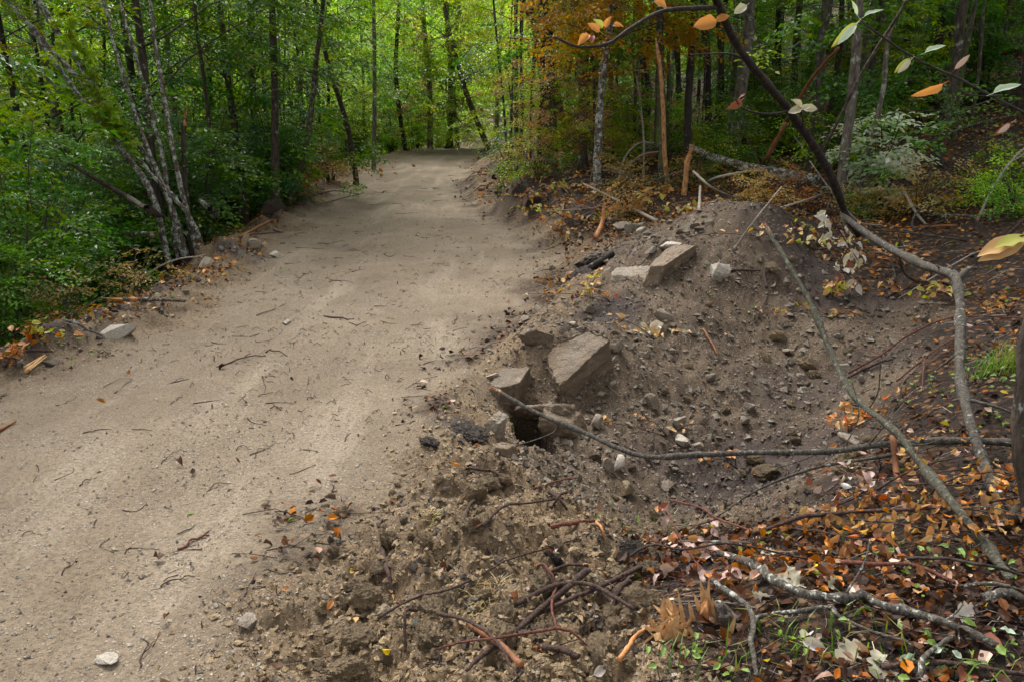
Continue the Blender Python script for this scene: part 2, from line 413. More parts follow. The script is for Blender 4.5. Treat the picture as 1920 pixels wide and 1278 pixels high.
def mat_ground():
    t = NT('ground_soil'); c = t.obj()
    rd, so, hu = t.attr('road'), t.attr('soil'), t.attr('humus')
    big = t.noise(c, .9, 5, .6); mid = t.noise(c, 5, 5, .6); fine = t.noise(c, 55, 4, .7); grit = t.noise(c, 190, 3, .7)
    # road: pale tan packed gravelly earth with wheel-polished streaks and small pebbles
    mp = t.n('ShaderNodeMapping'); mp.inputs['Scale'].default_value = (1, .16, 1); mp.inputs['Rotation'].default_value = (0, 0, -.06); t.l(c, mp.inputs[0])
    streak = t.noise(mp.outputs[0], 2.6, 4, .6)
    roadc = t.ramp(big, [(.3, (.160, .122, .083)), (.55, (.228, .176, .122)), (.72, (.285, .226, .162))])
    roadc = t.mix(t.math('MULTIPLY', t.step(streak, .5, .68), .55), roadc, (.36, .295, .220)); roadc = t.mix(t.math('MULTIPLY', t.step(streak, .46, .34), .35), roadc, (.165, .12, .078))
    roadc = t.mix(t.math('MULTIPLY', t.step(mid, .52, .75), .55), roadc, (.175, .132, .092))
    v1 = t.n('ShaderNodeTexVoronoi'); v1.inputs['Scale'].default_value = 70; t.l(c, v1.inputs['Vector'])
    sep = t.n('ShaderNodeSeparateColor'); t.l(v1.outputs['Color'], sep.inputs[0])
    peb = t.math('MULTIPLY', t.step(v1.outputs['Distance'], .5, .28), t.math('GREATER_THAN', sep.outputs[0], .62))
    pebc = t.ramp(sep.outputs[1], [(0, (.14, .11, .085)), (.5, (.33, .275, .21)), (.8, (.40, .36, .31)), (1, (.56, .50, .43))])
    pat = t.step(t.noise(c, 1.7, 4, .6), .40, .60); roadc = t.mix(t.math('MULTIPLY', t.math('MULTIPLY', peb, .8), t.math('ADD', .15, pat)), roadc, pebc)
    roadc = t.mix(t.step(fine, .33, .62), t.mix(.55, roadc, (.075, .056, .040)), roadc)
    gr2 = t.mix(t.math('ADD', .25, t.math('MULTIPLY', pat, .75)), (.5, .5, .5), t.noise(c, 120, 2, .5)); damp = t.noise(c, .55, 5, .62); roadc = t.mix(t.math('MULTIPLY', t.step(damp, .54, .66), .38), roadc, (.115, .084, .058)); roadc = t.mix(t.math('MULTIPLY', t.step(t.noise(c, 11, 4, .7), .60, .72), .45), roadc, (.10, .072, .050))
    roadc = t.mix(t.math('MULTIPLY', t.step(gr2, .58, .66), .38), roadc, (.44, .37, .29)); roadc = t.mix(t.math('MULTIPLY', t.step(gr2, .42, .36), .42), roadc, (.095, .072, .050))
    # loose soil
    soilc = t.ramp(t.mix(.5, big, mid), [(.34, (.098, .065, .037)), (.5, (.176, .119, .068)), (.66, (.250, .176, .102))])
    soilc = t.mix(t.math('MULTIPLY', peb, .5), soilc, pebc)
    soilc = t.mix(t.step(fine, .32, .62), t.mix(.6, soilc, (.032, .022, .016)), soilc)
    pitc = t.ramp(t.mix(.5, big, mid), [(.34, (.068, .046, .030)), (.5, (.118, .083, .054)), (.66, (.176, .128, .084))])
    pitc = t.mix(t.math('MULTIPLY', peb, .5), pitc, pebc); pitc = t.mix(t.step(fine, .32, .62), t.mix(.6, pitc, (.028, .020, .016)), pitc)
    soilc = t.mix(t.attr('pit'), soilc, pitc)
    hum = t.ramp(mid, [(.3, (.020, .013, .011)), (.7, (.060, .042, .036))])
    soilc = t.mix(t.step(t.math('ADD', hu, t.math('MULTIPLY', mid, .5)), .55, .85), soilc, hum)
    # leaf litter
    v2 = t.n('ShaderNodeTexVoronoi'); v2.inputs['Scale'].default_value = 24; t.l(t.mix(.02, c, t.n('ShaderNodeTexNoise').outputs[1]), v2.inputs['Vector'])
    sp2 = t.n('ShaderNodeSeparateColor'); t.l(v2.outputs['Color'], sp2.inputs[0])
    litc = t.ramp(sp2.outputs[0], [(0, (.018, .011, .008)), (.4, (.045, .024, .013)), (.65, (.10, .045, .018)), (.85, (.17, .08, .03)), (1, (.24, .16, .10))])
    litc = t.mix(t.step(v2.outputs['Distance'], .25, .65), litc, (.018, .012, .009))
    litc = t.mix(t.step(mid, .45, .7), litc, (.024, .016, .012))
    col = t.mix(so, litc, soilc); col = t.mix(rd, col, roadc)
    ht = t.math('ADD', t.math('ADD', t.math('MULTIPLY', fine, .6), t.math('MULTIPLY', grit, .45)), t.math('MULTIPLY', peb, .35))
    return t.done(t.bsdf(col, t.mix(t.step(hu, .3, .8), (.9, .9, .9), (.65, .65, .65)), .22, ht, 1.0, .016))

def mat_bark(name, base, dark, lichen, amount=.5, scale=1.0, moss=None):
    t = NT(name); c = t.obj()
    mp = t.n('ShaderNodeMapping'); mp.inputs['Scale'].default_value = (1, 1, .35); t.l(c, mp.inputs[0])
    n1 = t.noise(mp.outputs[0], 22 * scale, 5, .65); n2 = t.noise(c, 9 * scale, 5, .7); n3 = t.noise(c, 34 * scale, 3, .6)
    col = t.ramp(n1, [(.35, dark), (.65, base)])
    k = t.step(n2, .64 - .2 * amount, .72 - .2 * amount)
    k = t.math('MULTIPLY', k, t.step(n3, .35, .5))
    lc = t.ramp(n3, [(.4, tuple(x * .6 for x in lichen)), (.65, lichen)])
    col = t.mix(k, col, lc)
    if moss:
        z = t.n('ShaderNodeSeparateXYZ'); t.l(c, z.inputs[0])
        mk = t.math('MULTIPLY', t.step(t.noise(c, 5, 4, .6), .42, .6), t.step(z.outputs[2], moss[1], 0.0))
        col = t.mix(mk, col, moss[0])
    return t.done(t.bsdf(col, .85, .2, t.math('ADD', n1, t.math('MULTIPLY', n3, .5)), .9, .012))

def mat_wood(name, a, b):
    t = NT(name); c = t.obj(); n1 = t.noise(c, 60, 4, .6); n2 = t.noise(c, 12, 3)
    return t.done(t.bsdf(t.ramp(t.mix(.5, n1, n2), [(.35, a), (.62, b)]), .7, .25, n1, .5, .004))

def mat_rock(name, a, b, c_, dirt=.4, top=(.2, .155, .10)):
    t = NT(name); c = t.obj()
    rnd = t.n('ShaderNodeObjectInfo').outputs['Random']
    off = t.n('ShaderNodeVectorMath', operation='ADD'); t.l(c, off.inputs[0]); cmb = t.n('ShaderNodeCombineXYZ'); t.l(t.math('MULTIPLY', rnd, 30), cmb.inputs[0]); t.l(cmb.outputs[0], off.inputs[1])
    c2 = off.outputs[0]
    n1 = t.noise(c2, 6, 6, .65); n2 = t.noise(c2, 28, 5, .7); n3 = t.noise(c2, 90, 3, .7)
    mp = t.n('ShaderNodeMapping'); mp.inputs['Rotation'].default_value = (.4, .7, .2); mp.inputs['Scale'].default_value = (1, 1, 5); t.l(c2, mp.inputs[0])
    strata = t.noise(mp.outputs[0], 5, 4, .6)
    col = t.ramp(t.mix(.4, n1, strata), [(.3, a), (.5, b), (.68, c_)])
    col = t.mix(t.step(n2, .5, .7), col, tuple(x * .62 for x in b))
    col = t.mix(t.math('MULTIPLY', t.step(t.noise(c2, 11, 5, .7), .55 - .2 * dirt, .68 - .2 * dirt), .85), col, top)
    br = t.math('ADD', .75, t.math('MULTIPLY', rnd, .5))
    bc = t.n('ShaderNodeCombineColor'); [t.l(br, bc.inputs[i]) for i in range(3)]
    col = t.mix(1.0, col, bc.outputs[0], 'MULTIPLY')
    col = t.mix(t.math('MULTIPLY', t.step(t.noise(c2, 3.5, 6, .75), .60, .72), .6), col, tuple(min(.55, x * 1.35) for x in c_))
    return t.done(t.bsdf(col, t.mix(t.step(n1, .4, .6), (.45, .45, .45), (.8, .8, .8)), .4, t.math('ADD', t.math('MULTIPLY', n2, .8), t.math('MULTIPLY', n3, .4)), 1.0, .022))

def mat_leaf(name, color=None, trans=.35, rough=.5, spec=.25, under=None):
    t = NT(name)
    rnd = t.n('ShaderNodeObjectInfo').outputs['Random']
    if color is None: col = t.attr('col', 'Color')
    else:
        c = t.obj(); n = t.noise(c, 5, 5, .65); sx = t.n('ShaderNodeSeparateXYZ'); t.l(c, sx.inputs[0])
        ay = t.math('ABSOLUTE', sx.outputs[1]); vein = t.math('SINE', t.math('MULTIPLY', t.math('SUBTRACT', sx.outputs[0], t.math('MULTIPLY', ay, .9)), 42.0))
        col = t.ramp(n, [(.28, tuple(x * .5 for x in color)), (.5, color), (.75, tuple(min(.75, x * 1.25) for x in color))])
        col = t.mix(t.math('MULTIPLY', t.step(vein, .75, 1.0), .35), col, tuple(x * .55 for x in color)); col = t.mix(t.math('MULTIPLY', t.step(ay, .02, .004), .5), col, tuple(min(.7, x * 1.4 + .03) for x in color))
        col = t.mix(t.math('MULTIPLY', t.step(t.noise(c, 9, 3, .6), .62, .68), .7), col, (.09, .045, .02))
    hv = t.n('ShaderNodeHueSaturation'); t.l(t.math('ADD', .475, t.math('MULTIPLY', rnd, .05)), hv.inputs['Hue'])
    t.l(t.math('ADD', .88, t.math('MULTIPLY', t.math('FRACT', t.math('MULTIPLY', rnd, 7.13)), .5)), hv.inputs['Value']); t.l(col, hv.inputs['Color'])
    hv.inputs['Saturation'].default_value = 1.16
    col = hv.outputs[0]
    if under:
        geo = t.n('ShaderNodeNewGeometry'); col = t.mix(geo.outputs['Backfacing'], col, under)
    p = t.bsdf(col, rough, spec)
    tr = t.n('ShaderNodeBsdfTranslucent'); t.l(t.mix(1.0, col, (1.25, 1.3, .8), 'MULTIPLY'), tr.inputs[0])
    m = t.n('ShaderNodeMixShader'); m.inputs[0].default_value = trans; t.l(p, m.inputs[1]); t.l(tr.outputs[0], m.inputs[2])
    return t.done(m.outputs[0])

M = {}
M['ground'] = mat_ground()
M['bark'] = mat_bark('bark_dark', (.085, .066, .050), (.022, .017, .014), (.30, .31, .27), .25)
M['bark_grey'] = mat_bark('bark_grey', (.17, .145, .115), (.055, .045, .036), (.36, .36, .31), .5)
M['bark_lichen'] = mat_bark('bark_lichen', (.13, .10, .075), (.035, .026, .02), (.42, .45, .40), .80, 1.6)
M['bark_moss'] = mat_bark('bark_moss', (.10, .085, .06), (.025, .02, .015), (.26, .27, .22), .4, 1.0, ((.07, .085, .018), 2.2))
M['bark_black'] = mat_bark('bark_black', (.050, .038, .032), (.014, .011, .010), (.20, .20, .18), .12)
M['stick_lichen'] = mat_bark('stick_lichen', (.12, .105, .085), (.03, .026, .022), (.45, .45, .40), .5, 4.0)
M['stick_grey'] = mat_bark('stick_grey', (.10, .088, .072), (.028, .024, .02), (.34, .34, .30), .32, 3.0)
M['stick_olive'] = mat_bark('stick_olive', (.095, .088, .062), (.03, .027, .02), (.20, .22, .16), .4, 4.0)
M['twig_dark'] = mat_bark('twig_dark', (.085, .052, .042), (.028, .017, .015), (.2, .17, .15), .05, 4.0)
M['twig_red'] = mat_bark('twig_red', (.17, .066, .045), (.07, .026, .02), (.3, .2, .16), .0, 4.0)
M['twig_pale'] = mat_bark('twig_pale', (.36, .31, .26), (.16, .13, .11), (.5, .48, .43), .3, 4.0)
M['wood_orange'] = mat_wood('wood_orange', (.22, .085, .03), (.46, .22, .085))
M['wood_pale'] = mat_wood('wood_pale', (.30, .155, .06), (.56, .35, .17))
M['wood_peeled'] = mat_bark('wood_peeled', (.50, .26, .10), (.16, .075, .035), (.10, .075, .055), .35, 1.5)
M['wood_rust'] = mat_wood('wood_rust', (.10, .042, .022), (.24, .10, .042))
M['rock'] = mat_rock('rock_grey', (.105, .085, .065), (.205, .168, .128), (.36, .31, .25), .4)
M['rock_pale'] = mat_rock('rock_pale', (.26, .225, .18), (.37, .325, .265), (.47, .42, .355), .15, (.3, .25, .18))
M['rock_brown'] = mat_rock('rock_brown', (.062, .043, .028), (.145, .104, .068), (.28, .215, .155), .62, (.135, .094, .056))
M['clod'] = mat_rock('clod_soil', (.150, .102, .055), (.215, .150, .081), (.28, .203, .116), .5, (.18, .125, .067))
M['clod_pit'] = mat_rock('clod_pit', (.092, .068, .049), (.145, .109, .079), (.21, .162, .12), .5, (.11, .081, .057))
M['clod_dark'] = mat_rock('clod_humus', (.030, .021, .017), (.060, .042, .032), (.095, .07, .054), .3, (.022, .016, .012))
M['foliage'] = mat_leaf('foliage', None, .45, .38, .45)
M['litter'] = mat_leaf('litter_leaf', None, .12, .6, .2)
M['straw'] = mat_wood('straw', (.35, .26, .12), (.55, .44, .24))

# ------------------------------------------------------------------ the ground: road, dirt, forest floor
def build_terrain():
    oy = -1.6; r = 1.3; R = []
    while r < 128:
        R.append(r); s = max(r - 1.0, .8)
        r += min(.0021 * (s * s + 2.6) / 1.6, .0062 * s) if r < 26 else .028 * r
    R = np.array(R); A = np.radians(np.linspace(-53, 53, 820))
    rr, aa = np.meshgrid(R, A, indexing='ij')
    x = (rr * np.sin(aa)); y = (rr * np.cos(aa) + oy)
    x = x.ravel(); y = y.ravel()
    z = hfull(x, y); road, soil, lit = weights(x, y)
    # steep faces slump sideways a little so that clods overhang
    hum = fbm2(x * 1.1, y * 1.1, 4, 55)
    bank = np.zeros_like(x)
    for (u, v, rad, k) in [(1020, 405, .7, .34), (970, 350, 1.0, .25), (1150, 590, .32, .45), (1130, 490, .35, .4), (1500, 440, .8, .45), (1560, 520, .8, .5), (1650, 520, .8, .5), (1230, 410, .4, .1), (840, 790, .22, .5), (1180, 1010, .3, .15),
                             (1330, 880, .8, .42), (1450, 890, .8, .5), (1550, 840, .7, .45), (1500, 740, .9, .3), (1400, 690, .9, .22), (1300, 620, .8, .15), (1650, 680, .7, .35), (1620, 900, .5, .5), (470, 480, .5, .3), (560, 400, 1.2, .3), (200, 680, .8, .25), (1330, 390, .5, .22), (1300, 960, .4, .2)]:
        p = at(u, v); bank = np.maximum(bank, k * np.exp(-((x - p[0]) ** 2 + (y - p[1]) ** 2) / rad ** 2))
    rib = np.exp(-((x - xr(y) - .72) / .30) ** 2) * sst(8.8, 10, y) * (1 - sst(22, 27, y)) * (.25 + .75 * sst(.35, .6, fbm2(x * 2.2, y * 1.4, 3, 59)))
    lft = np.exp(-((xl(y) - x - .25) / .22) ** 2) * sst(.45, .62, fbm2(x * 2.2, y * 1.4, 3, 60)) * (y > 3)
    hum = np.clip(hum * .42 - .05 + bank + .5 * rib + .4 * lft, 0, 1)
    V = np.stack([x, y, z], -1); n, m = rr.shape
    i = np.arange(n - 1)[:, None] * m; j = np.arange(m - 1)[None]
    Q = np.stack([i + j, i + m + j, i + m + j + 1, i + j + 1], -1).reshape(-1, 4)
    cls = np.argmax(np.stack([road[Q].mean(1), soil[Q].mean(1), lit[Q].mean(1)], -1), -1)
    for k, nm, lb in ((0, 'road', 'pale packed gravel road running up between the woods'), (1, 'dirt_slope', 'dug brown stony earth beside the gravel road'), (2, 'forest_floor', 'dark forest floor under the trees covered in fallen leaves')):
        q = Q[cls == k]; idx, inv = np.unique(q, return_inverse=True)
        me = mesh(nm, V[idx], [inv.reshape(-1, 4)], M['ground'], True, attrs={'road': road[idx], 'soil': (soil / np.maximum(soil + lit, 1e-4))[idx], 'humus': hum[idx], 'pit': pitmask(x[idx], y[idx])})
        tag(link(nm, me), lb, None, None, 'structure')
    return V
_TV = build_terrain(); print('terrain z', _TV[:, 2].min(), _TV[:, 2].max())

# ------------------------------------------------------------------ foliage builders
def nrmz(a): return a / (np.linalg.norm(a, axis=-1, keepdims=True) + 1e-9)

def leaf_quads(pos, d, n, L, W, droop=.15):
    """two-triangle folded leaves; all arrays (N,3) / (N,)"""
    d = nrmz(d); s = nrmz(np.cross(n, d)); n = np.cross(d, s); L = L[:, None]; W = W[:, None]
    a = pos; b = pos + d * L * .45 + s * W * .5 + n * W * .12; c = pos + d * L - n * L * droop; e = pos + d * L * .45 - s * W * .5 + n * W * .12
    V = np.stack([a, b, c, e], 1).reshape(-1, 3); i = np.arange(len(pos))[:, None] * 4
    return V, np.concatenate([i + np.array([[0, 2, 1]]), i + np.array([[0, 3, 2]])])

def spray(r, L=.6, leaf=.065, side=6):
    """flat twig with leaves both sides, along +X in the XY plane"""
    P = []; D = []
    def run(p0, ang, ln):
        n = max(3, int(ln / (leaf * .62)))
        for k in range(n):
            t = (k + .6) / n; x = p0 + ln * t * np.array([math.cos(ang), math.sin(ang), -.25 * t * t])
            a = ang + (1 if k % 2 else -1) * (math.radians(r.uniform(35, 65))) * (1 if k < n - 1 else .1)
            P.append(x); D.append([math.cos(a), math.sin(a), r.normal(-.12, .22)])
    run(np.zeros(3), 0, L)
    for k in range(side):
        t = (k + .8) / (side + 1)
        run(np.array([L * t, 0, -.25 * L * t * t]), (1 if k % 2 else -1) * math.radians(r.uniform(38, 62)), L * .55 * (1 - t * .55))
    P = np.array(P); P[:, 2] += r.normal(0, .02, len(P))
    N = np.stack([r.normal(0, .33, len(P)), r.normal(0, .33, len(P)), np.ones(len(P))], -1)
    return P, nrmz(np.array(D)), nrmz(N)

_sr = np.random.default_rng(3)
SPR = [spray(_sr) for _ in range(6)]

PAL = {
    'green': [((.062, .140, .022), 5), ((.095, .19, .030), 4), ((.038, .092, .018), 4), ((.19, .24, .032), 1)],
    'dark': [((.034, .082, .020), 5), ((.050, .112, .026), 4), ((.085, .15, .026), 2)],
    'bluish': [((.085, .19, .075), 4), ((.065, .15, .065), 4), ((.14, .25, .09), 2)],
    'yellow': [((.175, .255, .032), 5), ((.24, .29, .038), 4), ((.12, .205, .03), 4), ((.36, .29, .045), 1)],
    'bright': [((.25, .38, .060), 5), ((.32, .42, .080), 4), ((.18, .31, .05), 3)],  # leaf colours raised to stand in for the far woods' backlit glow
    'rust': [((.36, .13, .028), 5), ((.46, .19, .045), 4), ((.24, .085, .02), 3), ((.48, .28, .09), 2)],
    'beige': [((.34, .22, .115), 5), ((.24, .145, .07), 4), ((.15, .09, .042), 4), ((.10, .12, .03), 2)],
    'pale': [((.36, .40, .33), 5), ((.45, .46, .42), 3), ((.20, .27, .17), 3), ((.45, .36, .37), 1)],
}
def pick(pal, n, r):
    c = np.array([p[0] for p in PAL[pal]]); w = np.array([p[1] for p in PAL[pal]], float)
    return c[r.choice(len(c), n, p=w / w.sum())]

def sprays_mesh(name, base, dirs, scl, pal, r, leaf=.065, jit=.25, flat=.3):
    """place a spray at each base along each dir"""
    VV = []; TT = []; CC = []; off = 0
    for k in range(len(base)):
        P, D, N = SPR[r.integers(len(SPR))]
        x = dirs[k] / np.linalg.norm(dirs[k]); up = np.array([r.normal(0, flat), r.normal(0, flat), 1.0])
        y = np.cross(up, x); y /= np.linalg.norm(y) + 1e-9; z = np.cross(x, y)
        R = np.stack([x, y, z])                     # rows: local axes
        keep = r.random(len(P)) < .86
        p = P[keep] @ R * scl[k] + base[k]; d = D[keep] @ R; n = N[keep] @ R
        L = leaf * r.uniform(.7, 1.3, len(p)); W = L * r.uniform(.48, .66, len(p))
        V, T = leaf_quads(p, d, n, L, W)
        pk = pal if isinstance(pal, str) else pal[min(len(pal) - 1, int(r.random() ** 1.6 * len(pal)))]
        sc = pick(pk, 1, r)[0]; lc = pick(pk, len(p), r) * .5 + sc * .5
        lc = lc * r.uniform(1 - jit, 1 + jit, (len(p), 1))
        VV.append(V); TT.append(T + off); CC.append(np.repeat(lc, 4, 0)); off += len(V)
    return mesh(name, np.concatenate(VV), [np.concatenate(TT)], M['foliage'], False, col=np.concatenate(CC))

def crown(name, seed, H, base, R, nl, ns, pal, leaf=.065, low=0, bark='bark', spr=1.0, thin=True):
    """limbs on a straight axis of height H plus leaf sprays; returns (branches mesh, crown mesh)"""
    r = np.random.default_rng(seed); A = Acc(); B = []; D = []; S = []
    hs_ = np.concatenate([np.linspace(base, H * .96, nl) + r.normal(0, .15, nl), r.uniform(.5, base, low)]) if low else np.linspace(base, H * .96, nl) + r.normal(0, .15, nl)
    for i, h in enumerate(hs_):
        az = i * 2.4 + r.normal(0, .4); t = (h - base) / max(H - base, .1)
        ln = R * (1.05 - .75 * max(t, 0) ** 1.5) * r.uniform(.7, 1.15)
        if i >= nl: ln *= r.uniform(.45, .8)
        o = np.array([math.cos(az), math.sin(az), 0]); el = r.uniform(.25, 1.0) if i < nl else r.uniform(-.05, .3)
        p0 = np.array([0, 0, h]); p1 = p0 + ln * .5 * (o + np.array([0, 0, el])); p2 = p0 + ln * (o + np.array([0, 0, el * .7])) + np.array([r.normal(0, .1), r.normal(0, .1), 0])
        A.add(*tube([p0, p1, p2], .006 + .005 * ln, .002, 5, 9, .1, .05, seed + i))
        k = max(2, int(ns / len(hs_) * ln / R * 1.25)); k = max(2, int(k * (.42 if h > 5.2 and thin else 1.0)))
        for _ in range(k):
            s = r.uniform(.15, 1.0) ** .8; p = p0 * (1 - s) ** 2 + 2 * p1 * s * (1 - s) + p2 * s * s if False else (p0 + (p1 - p0) * min(s * 2, 1) if s < .5 else p1 + (p2 - p1) * (s * 2 - 1))
            a = az + r.normal(0, .75); dd = np.array([math.cos(a), math.sin(a), r.normal(-.12, .22)])
            q = p + np.array([r.normal(0, .16), r.normal(0, .16), r.normal(0, .24)])
            B.append(q); D.append(dd); S.append(r.uniform(.7, 1.25) * spr)
    return A.mesh(name + '_branches', M[bark]), sprays_mesh(name, np.array(B), np.array(D), np.array(S), pal, r, leaf)

def shrub_mesh(name, seed, H, R, nstem, ns, pal, leaf=.068):
    r = np.random.default_rng(seed); A = Acc(); B = []; D = []; S = []
    for i in range(nstem):
        az = r.uniform(0, 6.28); o = np.array([math.cos(az), math.sin(az), 0]); h = H * r.uniform(.6, 1.0); w = R * r.uniform(.2, .8)
        P = [o * .05, o * w * .35 + [0, 0, h * .5], o * w + [0, 0, h]]
        A.add(*tube(P, .012 + .004 * h, .003, 5, 8, .1, .03, seed + i)); Pp = resample(P, 20)
        for _ in range(int(ns / nstem)):
            s = r.uniform(.12, 1); p = Pp[int(s * 19)]; a = r.uniform(0, 6.28)
            B.append(p + r.normal(0, .1, 3) * [1, 1, .6]); D.append([math.cos(a), math.sin(a), r.normal(.02, .25)]); S.append(r.uniform(.55, 1.05))
    return A.mesh(name + '_stems', M['bark']), sprays_mesh(name, np.array(B), np.array(D), np.array(S), pal, r, leaf)

TALL = {}       # light-giving canopy trees with leaves from head height up
for k, (pal, sd) in enumerate([(['green', 'dark'], 1), (['green', 'yellow'], 2), (['dark', 'green'], 3), (['yellow', 'green'], 4), (['bright', 'yellow'], 5), (['bright', 'green'], 6)]):
    TALL[k] = crown('crown', 20 + sd, 10.5, 1.9, 2.1, 24, 400, pal, .080, 10, spr=1.1)
FAR = {k: crown('crown', 50 + k, 7.2, .9, 1.9, 24, 330, p, .075, 4, spr=1.15, thin=False) for k, p in enumerate([['bright', 'yellow'], ['bright', 'bright', 'green'], ['yellow', 'bright']])}
RTALL = {k: crown('crown', 30 + k, 10.5, 3.4, 2.0, 20, 330, p, .074, 3, spr=1.1) for k, p in enumerate([['dark', 'green'], ['green', 'yellow'], ['dark', 'dark', 'yellow']])}
POLE = crown('crown', 36, 9.5, 5.2, 1.2, 10, 70, ['green', 'yellow'], .08, 0)
RUSTY = crown('crown', 41, 4.4, 2.0, 1.25, 22, 300, ['rust', 'rust', 'rust', 'beige'], .07, 0, thin=False)
BEIGE = crown('crown', 43, 4.2, .7, 1.1, 22, 260, ['beige', 'beige', 'yellow', 'beige', 'yellow'], .055, 4, spr=.7)
TOPS = crown('crown', 47, 10.5, 4.6, 2.5, 20, 210, ['green', 'dark', 'yellow'], .09, 0, spr=1.3, thin=False)
SHRUB = [shrub_mesh('foliage', 60 + k, h, R, 9, n, pal) for k, (h, R, n, pal) in enumerate([(2.6, 1.2, 130, ['green', 'dark']), (3.4, 1.4, 170, ['green', 'yellow']), (1.7, 1.0, 100, ['dark', 'green']),
         (3.0, 1.2, 150, ['bluish', 'dark']), (2.2, 1.2, 120, ['yellow', 'green']), (3.2, 1.5, 170, ['bright', 'yellow'])])]

def trunk_mesh(name, seed, H, r0, r1, lean=.25, mat='bark', seg=9):
    r = np.random.default_rng(seed); az = r.uniform(0, 6.28); A = Acc()
    P = [np.array([0, 0, -.5])] + [np.array([math.cos(az), math.sin(az), 0]) * lean * (t ** 1.4) * H * .12 + np.array([r.normal(0, .05), r.normal(0, .05), t * H]) * (1 if t > 0 else [0, 0, 1]) for t in np.linspace(0, 1, 7)]
    A.add(*tube(P, r0, r1, seg, 26, .07, .012, seed))
    # root flare
    for k in range(4):
        a = r.uniform(0, 6.28); o = np.array([math.cos(a), math.sin(a), 0])
        A.add(*tube([o * r0 * .4 + [0, 0, r0 * 2.4], o * r0 * 1.1 + [0, 0, r0 * .5], o * r0 * 2.3 - [0, 0, r0 * .8]], r0 * .5, r0 * .25, 5, 6, .1, 0, seed + k))
    return A.mesh(name, M[mat])
TRUNKS = [trunk_mesh('trunk', 80 + k, 10, r, .02, ln, mt) for k, (r, ln, mt) in enumerate([(.052, .2, 'bark'), (.070, .4, 'bark_grey'), (.044, .6, 'bark'), (.064, .3, 'bark_black'), (.085, .25, 'bark_grey'), (.042, .8, 'bark_moss'), (.08, .5, 'bark')])]

def base_of(x, y): return np.array([x, y, gz(x, y)])

def plant_tree(x, y, tr, cr, rz, sc, name, label, cat, group, z=None):
    b = base_of(x, y)
    o = empty(name, b, label, cat, group); o.rotation_euler[2] = rz; o.scale = (sc, sc, sc)
    if tr is not None: link('trunk', tr, o)
    if cr is not None:
        link('branches', cr[0], o)['kind'] = 'stuff'; link('crown', cr[1], o)
    return o

def plant_shrub(x, y, sh, rz, sc, label, group, name='shrub', dz=-.05):
    b = base_of(x, y) + [0, 0, dz]
    o = empty(name, b, label, 'shrub', group); o.rotation_euler[2] = rz; o.scale = (sc, sc, sc)
    link('stems', sh[0], o)['kind'] = 'stuff'; link('foliage', sh[1], o)
    return o

taken = []
def free(x, y, d):
    return all((x - a) ** 2 + (y - b) ** 2 > d * d for a, b in taken)

# ---- hand-placed trunks seen in the photograph: foot pixel, way up pixels, metres ahead, radius
def px_tree(label, foot, ups, y, r0, mat, crn=None, name='tree', yoff=0, csc=1.0, r1=None, cat='tree', ext=True, zfoot=None, crz=None, seg=10):
    P = [air(foot[0], foot[1], y)]; b = P[0].copy(); b[2] = gz(b[0], b[1])
    if abs(b[2] - P[0][2]) < 1.2 or zfoot: P[0] = b.copy()
    for k, (u, v) in enumerate(ups): P.append(air(u, v, y + yoff * (k + 1) / len(ups)))
    d = P[-1] - P[-2] if len(P) > 2 else P[-1] - P[0]
    if ext:
        d = d / np.linalg.norm(d); d[2] = abs(d[2])
        P.append(P[-1] + d * 2.0 + np.array([0, 0, .3])); P.append(P[-1] + d * 3.0 + np.array([0, 0, .8]))
    b = P[0].copy(); o = empty(name, b, label, cat)
    P = [P[0] - np.array([0, 0, .4])] + P
    A = Acc(); sd = int(abs(foot[0]) * 7 + abs(foot[1])); A.add(*tube(P, r0 * 1.08, r1 if r1 else r0 * .45, seg, 34, .09, .008, sd))
    r = np.random.default_rng(sd)
    for k in range(3):
        a = r.uniform(0, 6.28); e = np.array([math.cos(a), math.sin(a), 0])
        A.add(*tube([b + e * r0 * .4 + [0, 0, r0 * 2.6], b + e * r0 * 1.1 + [0, 0, r0 * .6], b + e * r0 * 2.2 - [0, 0, r0]], r0 * .5, r0 * .22, 5, 6, .1, 0, sd + k))
    link('trunk', A.mesh('trunk', M[mat], off=b), o)
    if crn is not None:
        top = P[-1] - b
        for nm, me in (('branches', crn[0]), ('crown', crn[1])):
            c = link(nm, me, o)
            if nm == 'branches': c['kind'] = 'stuff'
            c.rotation_euler[2] = crz if crz is not None else r.uniform(0, 6.28); c.scale = (csc,) * 3
            c.location = (top[0] * .35, top[1] * .35, 0)
    taken.append((b[0], b[1])); return o

T_ = TALL
# left of the road
px_tree('straight dark trunk rising just left of the road edge, its foot in rusty leaves', (514, 362), [(515, 200), (510, 0)], 13.5, .075, 'bark', RTALL[1])
px_tree('straight dark trunk standing one step deeper than the one at the road edge', (478, 318), [(475, 160), (469, 0)], 16, .075, 'bark', T_[2])
px_tree('slim trunk in front of the bluish sapling left of the road', (455, 330), [(428, 150), (411, 0)], 14.5, .07, 'bark', T_[0], yoff=.6)
px_tree('thin dark tree leaning right from the road edge beside a bend', (538, 362), [(575, 270), (592, 120), (606, 0)], 14.5, .055, 'bark_moss', RTALL[0])
px_tree('slender dark tree at the road edge above a heap of rusty leaves', (668, 326), [(655, 250), (628, 160), (600, 60), (590, 0)], 19, .07, 'bark', RTALL[1])
px_tree('slim upright trunk nearest the left road edge where it narrows', (700, 300), [(703, 150), (700, 0)], 23, .07, 'bark_grey', RTALL[1])
px_tree('tall grey trunk with a side limb left of the road crest', (806, 276), [(806, 180), (796, 60), (792, 0)], 30.5, .115, 'bark_grey', FAR[0])
px_tree('trunk wrapped in beige dead leaves at the crest of the road', (842, 275), [(846, 150), (836, 0)], 31, .13, 'bark', BEIGE, csc=2.2)
